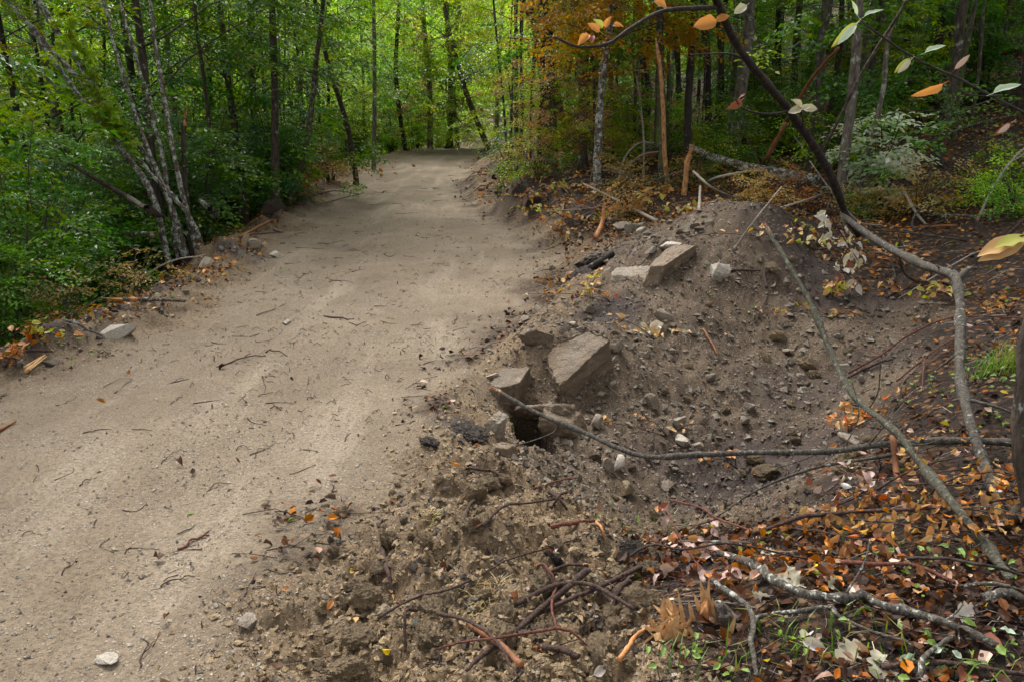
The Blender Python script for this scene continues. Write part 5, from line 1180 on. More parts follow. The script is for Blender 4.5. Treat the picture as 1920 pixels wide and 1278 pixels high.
# pinkish leaf spray by the stump
b = at(1290, 1075, .0); o = empty('pinkish_leaf_spray', b, 'cut shoot with pinkish and red brown leaves above the splintered stump', 'branch')
A = Acc(); ANCH = []
for px, lf in [([(1330, 1085), (1300, 1075), (1270, 1050), (1245, 1010)], .10), ([(1300, 1075), (1320, 1050), (1335, 1030)], .09), ([(1290, 1070), (1250, 1085), (1225, 1095)], .06), ([(1320, 1080), (1345, 1095), (1380, 1100)], .06)]:
    P = [at(u, v, lf * (k + .2) / 2.2) for k, (u, v) in enumerate(px)]; A.add(*tube(P, .004, .002, 5, 14, .1, .003, len(ANCH))); ANCH += list(resample(P, 20)[4:])
link('stem', A.mesh('stem', M['twig_red'], off=b), o)
for k in range(62):
    p = ANCH[r.integers(len(ANCH))] + r.normal(0, .018, 3); d = rv(); d[2] = d[2] * .6 - .5
    put_leaf(o, b, pickm(['pink', 'redbrown', 'redbrown', 'pink', 'rust'], OV), p, d, rv(.6) + np.array([0, -.9, .5]), r.uniform(.034, .055))
# pinkish leaves at the back of the pit rim
b = at(1590, 930, .03); o = empty('pinkish_leaf_spray', b, 'small dark shoot with pinkish leaves on the pit rim behind the rusty branch', 'branch')
A = Acc(); P = [at(1640, 950, .03), at(1600, 930, .06), at(1570, 912, .06)]; A.add(*tube(P, .004, .002, 5, 12)); link('stem', A.mesh('stem', M['twig_dark'], off=b), o); ANCH = list(resample(P, 24))
for k in range(34):
    put_leaf(o, b, pickm(['pink', 'redbrown', 'redbrown', 'white'], OV), ANCH[r.integers(24)] + r.normal(0, .05, 3) * [1.6, 1, .6], rv() - [0, 0, .3], rv(.6) + np.array([0, -.6, .7]), r.uniform(.03, .05))

# leafy twigs hanging in front at the upper right
b = air(1960, 235, 1.75); o = empty('leafy_twig', b, 'thin dark twig with long autumn leaves hanging in at the upper right', 'branch')
A = Acc(); P = [air(1995, 330, 2.5), air(2010, 270, 2.1), air(1985, 240, 1.8), air(1920, 212, 1.75), air(1800, 148, 1.78), air(1710, 108, 1.8), air(1612, 38, 1.82)]; A.add(*tube(P, .0042, .002, 7, 30, .1, .002, 3))
A2 = Acc(); A2.add(*tube([air(1880, 180, 1.76), air(1820, 178, 1.76), air(1780, 155, 1.77)], .0022, .0014, 5, 10)); link('stem', A.mesh('stem', M['bark_black'], off=b), o); link('side_twig', A2.mesh('side_twig', M['bark_black'], off=b), o)
for (u0, v0), (u1, v1), m, y in [((1612, 38), (1560, 88), 'olive', 1.82), ((1612, 40), (1565, 85), 'palegreen', 1.80), ((1610, 35), (1600, -5), 'palegreen', 1.84), ((1615, 36), (1658, 6), 'palegreen', 1.82), ((1712, 105), (1674, 138), 'olive', 1.8), ((1712, 108), (1682, 140), 'cream', 1.79), ((1728, 103), (1778, 74), 'palegreen', 1.8),
                                  ((1785, 135), (1825, 98), 'redbrown', 1.78), ((1775, 153), (1715, 190), 'orange', 1.77), ((1853, 180), (1925, 143), 'palegreen', 1.75), ((1902, 226), (1862, 258), 'pink', 1.74), ((1898, 230), (1870, 252), 'redbrown', 1.73)]:
    p, q = air(u0, v0, y), air(u1, v1, y - .02); d = q - p
    put_leaf(o, b, NV[m][r.integers(2)], p + d * .12, d, np.array([.2, -.8, .6]) + rv(.3), np.linalg.norm(d) * .74)
b = air(1945, 430, 1.5); o = empty('leafy_twig', b, 'yellow tan drooping leaves entering at the right edge of the picture', 'branch')
A = Acc(); A.add(*tube([air(1972, 430, 2.4), air(1966, 431, 2.0), air(1960, 433, 1.6), air(1945, 436, 1.5), air(1900, 446, 1.5)], .0025, .0015, 5, 8)); link('stem', A.mesh('stem', M['bark_black'], off=b), o)
for (u0, v0), (u1, v1), m in [((1915, 442), (1840, 468), 'tan'), ((1925, 445), (1846, 482), 'tan'), ((1930, 440), (1870, 452), 'olive')]:
    p, q = air(u0, v0, 1.5), air(u1, v1, 1.46); put_leaf(o, b, NV[m][0], p, q - p, np.array([.1, -.6, .8]) + rv(.2), np.linalg.norm(q - p))
# leaves carried by the dark leaning pole: parts of it
b = np.array(LP.location)
for (u0, v0), (u1, v1), m, y in [((1125, 60), (1105, 45), 'orange', 4.05), ((1135, 52), (1142, 34), 'orange', 4.05), ((1150, 48), (1165, 46), 'orange', 4.1), ((1105, 66), (1086, 78), 'orange', 4.02), ((1112, 66), (1108, 80), 'pink', 4.02), ((1130, 52), (1118, 38), 'olive', 4.1), ((1345, 40), (1304, 48), 'orange', 4.9), ((1342, 38), (1366, 30), 'orange', 4.9),
                                  ((1390, 188), (1370, 204), 'pink', 5.35), ((1386, 184), (1396, 176), 'pink', 5.35), ((1501, 202), (1492, 186), 'cream', 6.0), ((1503, 205), (1480, 210), 'cream', 6.0), ((1505, 203), (1532, 204), 'cream', 6.0), ((1502, 206), (1520, 196), 'cream', 5.95), ((1400, 10), (1378, 24), 'cream', 5.2), ((1250, 14), (1228, 2), 'orange', 4.4)]:
    p, q = air(u0, v0, y), air(u1, v1, y - .03); put_leaf(LP, b, OV[m][r.integers(2)], p, q - p, np.array([.1, -.9, .4]) + rv(.25), np.linalg.norm(q - p) * 1.05)
# pale shoot below the forked tree
b = air(1560, 400, 7.0); o = empty('pale_leafy_shoot', b, 'drooping shoot of pale pinkish white leaves at the forked tree foot', 'branch')
A = Acc(); ANCH = []
for px in [[(1555, 380), (1545, 420), (1560, 445)], [(1560, 410), (1590, 460), (1610, 490)], [(1590, 465), (1575, 500), (1600, 525)]]:
    P = [air(u, v, 6.7) for u, v in px]; A.add(*tube(P, .007, .003, 5, 10)); ANCH += list(resample(P, 12)[4:])
link('stem', A.mesh('stem', M['twig_dark'], off=b), o)
for k in range(44):
    d = rv(); d[2] = -abs(d[2]) - .3; put_leaf(o, b, pickm(['white', 'pink', 'white', 'cream'], OV), ANCH[r.integers(len(ANCH))] + r.normal(0, .05, 3), d, rv(.6) + np.array([0, -1, .3]), r.uniform(.07, .11))

# withered bunches on the dug earth
for u, v, n, s, ms, lb in [(1225, 638, 26, .05, ['tan', 'cream', 'tan'], 'withered tan leaf bunch right of the big boulder'), (1105, 545, 26, .06, ['tan', 'yellow', 'tan'], 'bunch of tan leaves on the dark soil above the big boulder'), (1145, 570, 10, .05, ['tan', 'rust'], 'few tan leaves right of the bunch above the boulder'), (1530, 470, 30, .07, ['tan', 'yellow', 'olive'], 'yellowed withered bunch left of the pale shoot'),
                           (1560, 560, 44, .07, ['brown', 'tan', 'brown', 'olive'], 'brown withered bunch hanging at the back of the pit'), (1560, 600, 30, .06, ['tan', 'brown', 'olive'], 'dull withered twig under the brown bunch in the pit'), (1090, 420, 44, .08, ['tan', 'olive', 'brown', 'tan'], 'bunch of dry olive tan leaves on the right bank'), (1040, 435, 30, .08, ['tan', 'brown', 'rust'], 'dry leaf bunch low on the bank by the road bend'),
                           (1105, 370, 44, .09, ['tan', 'brown', 'rust', 'olive'], 'dry leaf bunch beside the white barked pole'), (1262, 405, 36, .08, ['olive', 'cream', 'tan'], 'pale withered leaf bunch at the left end of the mound crest'), (1420, 445, 14, .06, ['tan', 'rust'], 'few rusty leaves on the mound face'), (1590, 810, 50, .05, ['rust', 'tan', 'orange'], 'orange leaf spray at the pit rim above the long branch'),
                           (1700, 500, 26, .08, ['brown', 'rust'], 'brown withered leaves under the bent sapling'), (1690, 560, 26, .07, ['brown', 'rust', 'tan'], 'withered fern coloured leaves at the right rim of the pit'), (1790, 560, 40, .07, ['brown', 'tan', 'olive'], 'withered leaf bunch right of the bent sapling'), (1380, 880, 12, .045, ['orange', 'rust'], 'orange leaf scraps on the pit floor'), (1250, 820, 14, .045, ['rust', 'tan'], 'rust leaf scraps near the pale wedge stone'),
                           (950, 330, 40, 0.085, ['tan', 'olive', 'brown'], 'dry leaf bunch on the bank crest just past the bend'), (988, 352, 36, 0.080, ['tan', 'brown', 'rust'], 'dry leaf bunch on the bank crest before the mossy trunks'), (1012, 378, 40, 0.075, ['brown', 'tan', 'rust'], 'brown leaf bunch at the lip of the right bank'), (1046, 402, 40, 0.070, ['tan', 'brown', 'olive'], 'tan leaf bunch at the lip of the bank above the bend'), (1080, 446, 36, 0.065, ['tan', 'tan', 'brown'], 'tan leaf bunch left of the torn orange stick'), (1150, 402, 40, 0.075, ['rust', 'brown', 'tan'], 'rusty leaves between the torn stick and the white pole'), (1062, 358, 36, 0.080, ['olive', 'tan', 'brown'], 'olive dry leaves behind the bank lip'), (1125, 392, 30, 0.075, ['brown', 'rust'], 'brown leaves under the white barked pole'), (1185, 372, 36, 0.080, ['tan', 'rust', 'brown'], 'tan leaves beside the middle of the white barked pole'), (928, 305, 36, 0.095, ['tan', 'brown', 'olive'], 'dry leaves high on the bank near the road end'),
                           (300, 470, 40, .075, ['rust', 'rust', 'tan'], 'rusty leaf bunch under the lichen tree'), (390, 405, 44, .08, ['rust', 'orange', 'brown'], 'orange brown leaves right of the lichen tree foot'), (475, 385, 30, .085, ['rust', 'orange'], 'rusty branch leaves along the left road edge'), (560, 355, 36, .1, ['rust', 'tan'], 'rusty leaves beside the straight dark trunk'), (640, 330, 30, .11, ['rust', 'brown'], 'brown leaf heap at the left road edge farther up'),
                           (240, 530, 40, .07, ['olive', 'tan', 'green'], 'grey green weeds with tan leaves on the left bank'), (160, 590, 44, .065, ['olive', 'tan', 'rust'], 'mixed weeds and dead leaves at the left bank foot'), (60, 640, 36, .06, ['rust', 'olive', 'brown'], 'rusty leaves in the left corner of the bank'), (30, 690, 30, .055, ['rust', 'brown'], 'dead leaves at the left edge beside the dark bent stick')]:
    b = at(u, v, .01); o = empty('withered_leaf_bunch', b, lb, 'leaves'); sc = max(.12, .028 * b[1])
    A = Acc(); ANCH = []
    for j in range(4):
        d = rv(); d[2] = abs(d[2]) * .4; d[0] *= 1.6; P = [b, b + d * sc * .45 + [0, 0, .04], b + d * sc]
        for p in P[1:]: p[2] = max(p[2], gz(p[0], p[1]) + .02)
        A.add(*tube(P, .004, .0018, 5, 10)); ANCH += list(resample(P, 10)[2:])
    link('stem', A.mesh('stem', M['twig_dark'], off=b), o)
    for k in range(n):
        put_leaf(o, b, pickm(ms, OV), ANCH[r.integers(len(ANCH))] + r.normal(0, .2 * sc, 3) * [1, 1, .35] + [0, 0, .02], rv() * [1, 1, .5], rv(.6) + np.array([0, -.4, .8]), s * r.uniform(.7, 1.2))

# large fallen leaves that can be told apart
for u, v, s, m, bank, lb in [(1475, 1100, .085, 'cream', OAK, 'cream lobed oak leaf standing beside the grey lichen branch'), (1490, 1092, .075, 'cream', OAK, 'second cream oak leaf behind the standing one'), (1425, 1130, .06, 'white', OAK, 'small white oak leaf left of the lichen branch'), (1535, 1085, .07, 'tan', OAK, 'tan oak leaf right of the cream pair'), (1565, 1105, .07, 'cream', OAK, 'pale oak leaf lying over the lichen branch'),
                             (1812, 1160, .085, 'white', OAK, 'white lobed leaf at right beside the thin pale stick'), (1850, 1215, .075, 'pink', OV, 'pinkish leaf near the right edge of the litter'), (1590, 1235, .10, 'cream', OAK, 'large pale oak leaf near the bottom edge'), (1650, 1262, .11, 'cream', OAK, 'largest dull oak leaf at the bottom edge'), (1510, 1200, .06, 'white', OV, 'white leaf in the grass at the bottom'), (1525, 1222, .06, 'white', OV, 'second white leaf in the grass just below another'),
                             (1820, 968, .0, 'cream', OAK, None), (1810, 1278, .08, 'pink', OV, 'pink leaf at the bottom edge toward the right corner'), (1125, 1270, .05, 'white', OV, 'small white leaf at the bottom edge left of the stump'), (1045, 1035, .045, 'white', OV, 'pale leaf on the long thin twig'), (1030, 1045, .04, 'pink', OV, 'pinkish leaf under the pale leaf on the long twig'), (1055, 1108, .03, 'white', OV, 'white scrap of leaf on the thickest stick'), (1440, 1045, .055, 'cream', OAK, 'cream leaf above the grey lichen branch'),
                             (660, 1080, .03, 'yellow', OV, 'yellow leaf scrap by the upright torn stick'), (620, 1145, .035, 'orange', OV, 'orange leaf scrap at the left of the big clods'), (665, 1170, .045, 'tan', OV, 'tan leaf on the biggest clod'), (535, 1115, .02, 'orange', OV, 'tiny orange leaf on the near road'), (1720, 1120, .05, 'tan', OV, 'tan leaf beside the purplish stick'), (1680, 1150, .05, 'pink', OV, 'pink leaf under the purplish stick'), (1710, 1185, .05, 'white', OV, 'white leaf left of the white lobed leaf'), (1655, 945, .05, 'pink', OV, 'upright pink leaf beside the dark stub')]:
    if lb is None: continue
    p = at(u, v, .025); d = rv() * [1, .6, .2]; d /= np.linalg.norm(d)
    o = put_leaf(None, np.zeros(3), bank[m][r.integers(2)], p - d * s * .5, d, np.array([0, -.7, .8]) + rv(.3), s, 'fallen_leaf'); tag(o, lb, 'leaf')

# splintered stump at the lower right
b = at(1330, 1180, .0); o = empty('splintered_stump', b, 'splintered stump of fresh orange wood and black bark at the lower right', 'stump')
A = Acc(); rr = np.random.default_rng(5)
for (u0, v0), (u1, v1), w in [(a_, b_, c_ * 1.35) for a_, b_, c_ in [((1262, 1170), (1250, 1118), .012), ((1272, 1172), (1262, 1120), .009), ((1330, 1160), (1312, 1085), .012), ((1338, 1165), (1322, 1100), .010), ((1345, 1168), (1335, 1118), .010), ((1318, 1150), (1300, 1110), .008), ((1358, 1165), (1352, 1130), .010), ((1372, 1175), (1362, 1135), .009), ((1255, 1200), (1272, 1150), .016), ((1240, 1205), (1256, 1165), .014), ((1302, 1165), (1290, 1122), .007), ((1366, 1190), (1380, 1150), .008), ((1285, 1180), (1270, 1100), .006), ((1325, 1150), (1330, 1075), .006)]]:
    p = at(u0, v0, -.01); yq = p[1] + .01; q = air(u1, v1, yq); d = q - p; s_ = np.cross(d, [0, 1, 0]); s_ /= np.linalg.norm(s_); f = np.array([0, 1, 0]); mid = p + d * .6
    V = np.array([p + s_ * w, p - s_ * w, p + f * w, mid + s_ * w * .6, mid - s_ * w * .7, mid + f * w * .5, q]); A.add(V, None, np.array([[0, 1, 4], [0, 4, 3], [1, 2, 5], [1, 5, 4], [2, 0, 3], [2, 3, 5], [3, 4, 6], [4, 5, 6], [5, 3, 6]]))
sp_ = link('splinters', A.mesh('splinters', M['wood_pale'], False, off=b), o); sp_['kind'] = 'stuff'
V, T = rock_arr(61, (.05, .045, .035), 4, 6, (), .35); 
A = Acc(); q = np.random.default_rng(8)
for k in range(40):
    c0 = at(1258, 1190, .015) + q.normal(0, .028, 3) * [1, 1, .5]; d = q.normal(0, 1, 3) * [1, .6, .8] + [0, 0, .5]; d /= np.linalg.norm(d); w_ = np.cross(d, [0, 1, .3]); w_ /= np.linalg.norm(w_); f = np.cross(d, w_); ln = q.uniform(.03, .085); hw = q.uniform(.004, .011)
    V = np.array([c0 - w_ * hw, c0 + w_ * hw, c0 + f * hw * .5, c0 + d * ln * .6 + w_ * hw * .8, c0 + d * ln * .6 - w_ * hw, c0 + d * ln * .6 + f * hw * .6, c0 + d * ln + q.normal(0, .006, 3)])
    A.add(V, None, np.array([[0, 1, 3], [0, 3, 4], [1, 2, 5], [1, 5, 3], [2, 0, 4], [2, 4, 5], [4, 3, 6], [3, 5, 6], [5, 4, 6]]))
link('wood_shards', A.mesh('wood_shards', M['wood_pale'], False, off=b), o)['kind'] = 'stuff'
V, T = rock_arr(64, (.036, .034, .058), 4, 6, (), .5); link('bark_chunk', mesh('bark_chunk', V + (at(1362, 1172, .02) - b), [T], M['clod_dark'], True), o)
V, T = rock_arr(66, (.022, .02, .055), 4, 6, (), .3); link('bark_chunk', mesh('bark_chunk', V + (at(1330, 1165, .02) - b), [T], M['wood_orange'], True), o)
B = Acc(); B.add(*tube([at(1330, 1170, .0), at(1345, 1150, .04), at(1385, 1175, .02)], .010, .007, 8, 12)); link('root', B.mesh('root', M['bark'], off=b), o)

# ------------------------------------------------------------------ bushes placed by eye
def px_shrub(u, v, y, mesh_, sc, label, group=None, rz=0.0):
    p = air(u, v, y); return plant_shrub(p[0], p[1], mesh_, rz, sc, label, group)
PALE = shrub_mesh('foliage', 90, 1.3, .7, 8, 60, ['pale', 'pale', 'green'], .075)
NEARG = [shrub_mesh('foliage', 92 + k, 2.9, 1.5, 10, 170, p, .062) for k, p in enumerate([['green', 'green', 'dark'], ['green', 'yellow'], ['bluish', 'green']])]
LOW = [shrub_mesh('foliage', 96 + k, .8, .6, 8, 46, p, .05) for k, p in enumerate([['green', 'yellow'], ['beige', 'green'], ['beige', 'beige', 'beige', 'rust'], ['yellow', 'bright']])]
px_shrub(1650, 330, 9.8, PALE, 1.0, 'bush of pale whitish green leaves behind the forked grey trunk')
for k, (x, y, m, sc, lb) in enumerate([(-4.55, 7.2, 0, .95, 'big fresh green bush nearest the left edge of the picture'), (-5.2, 8.6, 1, 1.0, 'yellow green bush behind the nearest one at left'), (-4.2, 6.2, 0, .62, 'green bush low at the left picture edge'), (-5.9, 9.9, 0, 1.05, 'green bush deep left behind the dead bough'), (-4.9, 12.2, 2, .95, 'bluish green sapling between the trunks left of the road'), (-4.2, 14.6, 2, .9, 'second bluish green sapling nearer the straight dark trunk'),
                                        (-5.6, 13.4, 1, 1.0, 'yellow green sapling behind the lichen tree'), (-6.0, 16.5, 1, 1.0, 'bright sapling behind the leaning trunk left of the road'), (-6.6, 19.5, 1, 1.0, 'sapling leaning to the road near the bend'), (-6.4, 11.4, 2, 1.1, 'dull green bush behind the left hanging bough')]):
    plant_shrub(x, y, NEARG[m], k * 1.1, sc, lb, None, dz=-.2)
for k, (u, v, y, mm, sc, lb) in enumerate([(1085, 330, 13.5, BEIGE, .85, 'dry beige leaved sapling at the front of the right bank'), (1060, 300, 15.0, BEIGE, 1.0, 'taller dry beige sapling behind the front one on the bank'), (1110, 310, 14.5, BEIGE, .8, 'dry beige sapling beside the spotted lichen trunk')]):
    p = air(u, v, y); plant_tree(p[0], p[1], TRUNKS[2] if False else None, mm, k * 2.1, sc, 'sapling', lb, 'sapling', None)
for k, (u, v, y, m, sc, lb) in enumerate([(985, 330, 15, 3, 1.1, 'yellow green weeds on the right bank top'), (960, 300, 18, 1, 1.2, 'olive weeds at the far end of the right bank'), (1010, 345, 13.2, 1, .8, 'dry weeds under the mossy cluster'), (1345, 285, 12.6, 0, 1.0, 'green seedlings at the feet of the pinkish grey trunk'), (1385, 290, 12.2, 0, .8, 'second clump of green seedlings behind the fallen log'), (1480, 250, 14, 3, 1.2, 'yellowish low bush behind the broken leaning branch'), (1560, 285, 12, 3, 1.0, 'yellow green low bush left of the forked grey trunk'),
                                            (1860, 350, 8.8, 3, .7, 'bright yellow green low bush at right above the dark fallen log'), (1915, 330, 9.0, 0, .8, 'green low bush at the right picture edge'), (1905, 390, 8.0, 0, .6, 'dark green bush under the right edge bush'), (1720, 400, 9, 2, .9, 'brownish weeds on the slope behind the bent sapling'), (1500, 360, 9.4, 2, .8, 'rusty weeds behind the mound'), (1200, 350, 11, 2, .8, 'rusty low weeds on the bank beside the propped pole'), (1180, 390, 9.8, 2, .7, 'rusty leaves under the white barked pole'),
                                            (1300, 320, 10.8, 1, .8, 'olive weeds around the orange stub'), (250, 560, 7.4, 1, .8, 'olive weeds on the left bank under the lichen tree'), (120, 610, 6.3, 2, .7, 'rusty weeds at the left bank corner'), (620, 330, 18.5, 2, 1.2, 'rusty weeds beside the left road edge farther up'), (560, 350, 15, 2, .9, 'rusty brown weeds by the straight dark trunk'), (1400, 260, 14.5, 0, 1.2, 'green undergrowth behind the fallen lichen log'), (1620, 380, 9.2, 1, .7, 'beige leaved weeds round the forked tree foot'), (1440, 370, 8.6, 2, .6, 'dry leaves behind the mound top')]):
    px_shrub(u, v, y, LOW[m], sc, lb, None, k * 1.3)

# ------------------------------------------------------------------ green ground plants and grass
def seedling(u, v, n, s, ms, lb, h=.06, spread=.07):
    b = at(u, v, 0); o = empty('seedling', b, lb, 'plant'); A = Acc(); tips = []
    for j in range(n):
        d = rv() * spread; p = b + [d[0], d[1], 0]; p[2] = gz(p[0], p[1]); q = p + [r.normal(0, .015), r.normal(0, .015), h * r.uniform(.5, 1.3)]
        A.add(*tube([p, (p + q) / 2 + rv(.004), q], .0016, .001, 4, 5)); tips.append(q)
    link('stems', A.mesh('stems', M['stick_olive'], off=b), o)['kind'] = 'stuff'
    for q in tips:
        put_leaf(o, b, pickm(ms, OV), q, rv() * [1, 1, .25], np.array([0, -.45, 1]) + rv(.3), s * r.uniform(.3, .62))
for u, v, n, s, ms, lb, sp_ in [(1800, 720, 40, .055, ['lime', 'lime', 'green'], 'yellow green seedlings right of the bent sapling', .16), (1880, 705, 34, .05, ['lime', 'green'], 'green seedlings at the right edge under the grass tuft', .14), (1720, 730, 6, .05, ['lime', 'yellow'], 'small yellow green plant left of the bent sapling', .04), (1870, 790, 22, .05, ['green', 'lime'], 'green leaves low beside the mossy trunk', .12),
                          (1790, 1060, 14, .06, ['green', 'lime'], 'maple like green seedling under the leaning pole foot', .08), (1760, 1240, 14, .075, ['lime', 'palegreen', 'lime'], 'pale lime leaves near the bottom right corner', .08), (1545, 1200, 10, .055, ['green', 'lime'], 'green round leaves in the bottom grass', .05), (1275, 1255, 8, .05, ['lime', 'green'], 'two small lime plants left of the bottom grass', .035), (1300, 1235, 5, .05, ['lime'], 'lime leaf plant just under the splintered stump', .03), (1360, 1270, 6, .05, ['lime', 'green'], 'lime plant at the bottom edge', .03),
                          (1750, 1090, 6, .03, ['lime'], 'single lime leaf group beside the purplish stick', .03), (1870, 1235, 10, .05, ['green'], 'dark green plant at the bottom right corner', .06), (1720, 965, 10, .03, ['green'], 'tiny green plant in the rusty branch', .05), (100, 650, 20, .06, ['green', 'lime'], 'green plant under the bushes at far left', .14), (1330, 560, 4, .03, ['lime'], 'tiny green scrap on the slope', .02)]:
    seedling(u, v, n, s, ms, lb, .05, sp_)
def blades(P0, hts, r, lean=.8, wid=.0022, flat=1.0):
    n = len(P0); a = r.uniform(0, 6.28, n); o = np.stack([np.cos(a), np.sin(a), np.zeros(n)], -1); s = np.stack([-np.sin(a), np.cos(a), np.zeros(n)], -1) * wid; h = hts[:, None]
    z = np.array([0, 0, 1.0]); k = r.uniform(.4, 1.3, n)[:, None] * lean
    L0, L1, L2 = P0, P0 + z * h * .6 * flat + o * h * k * .35, P0 + z * h * flat * (.95 - .25 * k) + o * h * k * 1.0
    V = np.stack([L0 - s, L0 + s, L1 - s * .8, L1 + s * .8, L2], 1).reshape(-1, 3); i = np.arange(n)[:, None] * 5
    return V, np.concatenate([i + np.array([[0, 1, 3]]), i + np.array([[0, 3, 2]]), i + np.array([[2, 3, 4]])])
def grass(name, label, spots, n, h, spread, cols, cat=None, kind=None, one=True, flat=1.0, wid=.0022):
    P = []; 
    for (u, v), k in zip(spots, [n] * len(spots)):
        c = at(u, v); q = c + np.stack([r.normal(0, spread, k), r.normal(0, spread, k), np.zeros(k)], -1); P.append(q)
    P = np.concatenate(P); P[:, 2] = hfull(P[:, 0], P[:, 1])
    V, T = blades(P, h * r.uniform(.5, 1.2, len(P)), r, .8, wid, flat); c = np.array(cols)[r.integers(len(cols), size=len(P))] * r.uniform(.7, 1.3, (len(P), 1))
    me = mesh(name, V, [T], M['foliage'], False, col=np.repeat(c, 5, 0)); o = link(name, me); tag(o, label, cat, None, kind); return o
GC = [(.09, .19, .03), (.13, .25, .045), (.18, .27, .06), (.26, .24, .09)]
grass('grass_tuft', 'fresh green grass tuft at the right edge beyond the seedlings', [(1895, 690)], 130, .17, .06, GC, 'grass tuft')
grass('grass_tuft', 'thin green grass tuft left of the edge tuft behind the bent sapling', [(1845, 700)], 60, .14, .04, GC, 'grass tuft')
grass('grass', 'sparse green grass blades in the litter at the bottom', [(1470, 1235), (1400, 1255), (1540, 1250), (1440, 1200), (1620, 1240), (1500, 1180), (1320, 1250), (1700, 1200), (1560, 1180), (1840, 1250), (1640, 1010), (1240, 990), (1180, 990)], 9, .10, .08, [(.06, .12, .02), (.10, .17, .035), (.20, .19, .07)], None, 'stuff')
grass('dry_grass_tuft', 'bleached dry grass tuft left of the heap of sticks', [(925, 1105)], 70, .10, .03, [(.50, .40, .22), (.40, .31, .16)], 'grass tuft', flat=.25, wid=.0013)
grass('dry_grass_tuft', 'second bleached grass wisp below the first one', [(900, 1140)], 50, .09, .025, [(.50, .40, .22), (.40, .31, .16)], 'grass tuft', flat=.25, wid=.0013)
grass('dry_grass_tuft', 'curled pale root tuft on the clods near the road', [(812, 972)], 40, .09, .012, [(.55, .46, .28), (.40, .31, .16)], 'grass tuft', flat=.25, wid=.0013)

# ------------------------------------------------------------------ leaf litter, crumbs and gravel nobody could count
def scatter(n, rmin, rmax, az, seed):
    r = np.random.default_rng(seed); R = np.exp(r.uniform(math.log(rmin), math.log(rmax), n)); a = np.radians(r.uniform(-az, az, n)); return R * np.sin(a), R * np.cos(a), r
x, y, q = scatter(80000, 1.25, 30, 42, 5); rd, so, li = weights(x, y)
cl = fbm2(x * 1.4, y * 1.4, 4, 61)
bank = (so > .4) & (x > xr(y)) & (y > 8.3); leftb = x < xl(y)
prob = li * (.16 + .75 * sst(.40, .62, cl)) * np.where((x > 0) & (y < 3.5), 1.0, .8) + so * (.012 + .75 * bank * sst(.36, .58, cl) + .8 * leftb * sst(.36, .56, cl)) + rd * .003
k = q.random(len(x)) < prob; x, y = x[k], y[k]; n = len(x)
z = hfull(x, y) + q.uniform(.004, .03, n); a = q.uniform(0, 6.28, n); dist = np.hypot(x, y)
d = np.stack([np.cos(a), np.sin(a), q.normal(0, .3, n)], -1); nn = np.stack([q.normal(0, .5, n), q.normal(0, .5, n), np.ones(n)], -1)
L = (.014 + .036 * q.random(n) ** 1.3) * (1 + .06 * np.maximum(dist - 3.5, 0))
def litter_leaves(pos, d, n, L, W, r):
    d = nrmz(d); s = nrmz(np.cross(n, d)); n = np.cross(d, s); m = len(L); L = L[:, None]; W = W[:, None]
    f = r.uniform(-.3, 1.0, (m, 1)); cu = r.uniform(-.6, .8, (m, 1)); sk = r.uniform(.75, 1.2, (m, 4))
    pts = [pos, pos + d * L * .28 + s * W * .42 * sk[:, :1] + n * W * f * .5, pos + d * L * .66 + s * W * .38 * sk[:, 1:2] + n * (W * f * .5 - L * cu * .4), pos + d * L - n * L * cu, pos + d * L * .66 - s * W * .38 * sk[:, 2:3] + n * (W * f * .5 - L * cu * .4), pos + d * L * .28 - s * W * .42 * sk[:, 3:] + n * W * f * .5, pos + d * L * .5 - n * L * cu * .22]
    V = np.stack(pts, 1).reshape(-1, 3); i = np.arange(m)[:, None] * 7
    return V, np.concatenate([i + np.array([[k, 6, (k + 1) % 6]]) for k in range(6)])
V, T = litter_leaves(np.stack([x, y, z], -1), d, nrmz(nn), L, L * q.uniform(.55, .95, n), q)
LC = np.array([(.022, .012, .008), (.045, .022, .012), (.085, .038, .016), (.18, .07, .022), (.28, .125, .04), (.30, .20, .15), (.42, .32, .27), (.09, .12, .03), (.40, .30, .06)])
rp = sst(.45, .6, fbm2(x * .9 + 4, y * .9, 3, 88)); c1 = LC[q.choice(9, n, p=[.36, .29, .18, .05, .025, .05, .02, .02, .005])]; c2 = LC[q.choice(9, n, p=[.18, .2, .22, .19, .10, .05, .025, .025, .01])]
c = np.where((q.random(n) < rp)[:, None], c2, c1) * q.uniform(.6, 1.25, (n, 1))
tag(link('leaf_litter', mesh('leaf_litter', V, [T], M['litter'], False, col=np.repeat(c, 7, 0))), 'brown and rusty fallen leaves covering the forest floor', None, None, 'stuff')

x, y, q = scatter(80000, 6.5, 32, 42, 25); rd, so, li = weights(x, y); cl = fbm2(x * 1.1 + 9, y * 1.1, 4, 62)
prob = np.where(x > xr(y), li * .55 + so * (y > 8.3) * .30, (li * .5 + so * .35) * (xl(y) - x < 4)) * (.25 + sst(.35, .6, cl)) * (rd < .3)
k = q.random(len(x)) < prob; x, y = x[k], y[k]; n = len(x); a = q.uniform(0, 6.28, n)
d = np.stack([np.cos(a), np.sin(a), q.normal(.15, .4, n)], -1); nn = np.stack([q.normal(0, .6, n), q.normal(-.3, .6, n), np.ones(n)], -1)
L = q.uniform(.03, .06, n) * (1 + .04 * np.maximum(np.hypot(x, y) - 8, 0)); V, T = leaf_quads(np.stack([x, y, hfull(x, y) + q.uniform(.005, .05, n)], -1), d, nrmz(nn), L, L * q.uniform(.5, .85, n), q.uniform(-.3, .3, (n, 1)))
c = np.array([(.06, .028, .014), (.11, .05, .02), (.20, .085, .026), (.30, .15, .055), (.34, .22, .12), (.12, .13, .03)])[q.choice(6, n, p=[.28, .26, .19, .12, .10, .05])] * q.uniform(.6, 1.25, (n, 1))
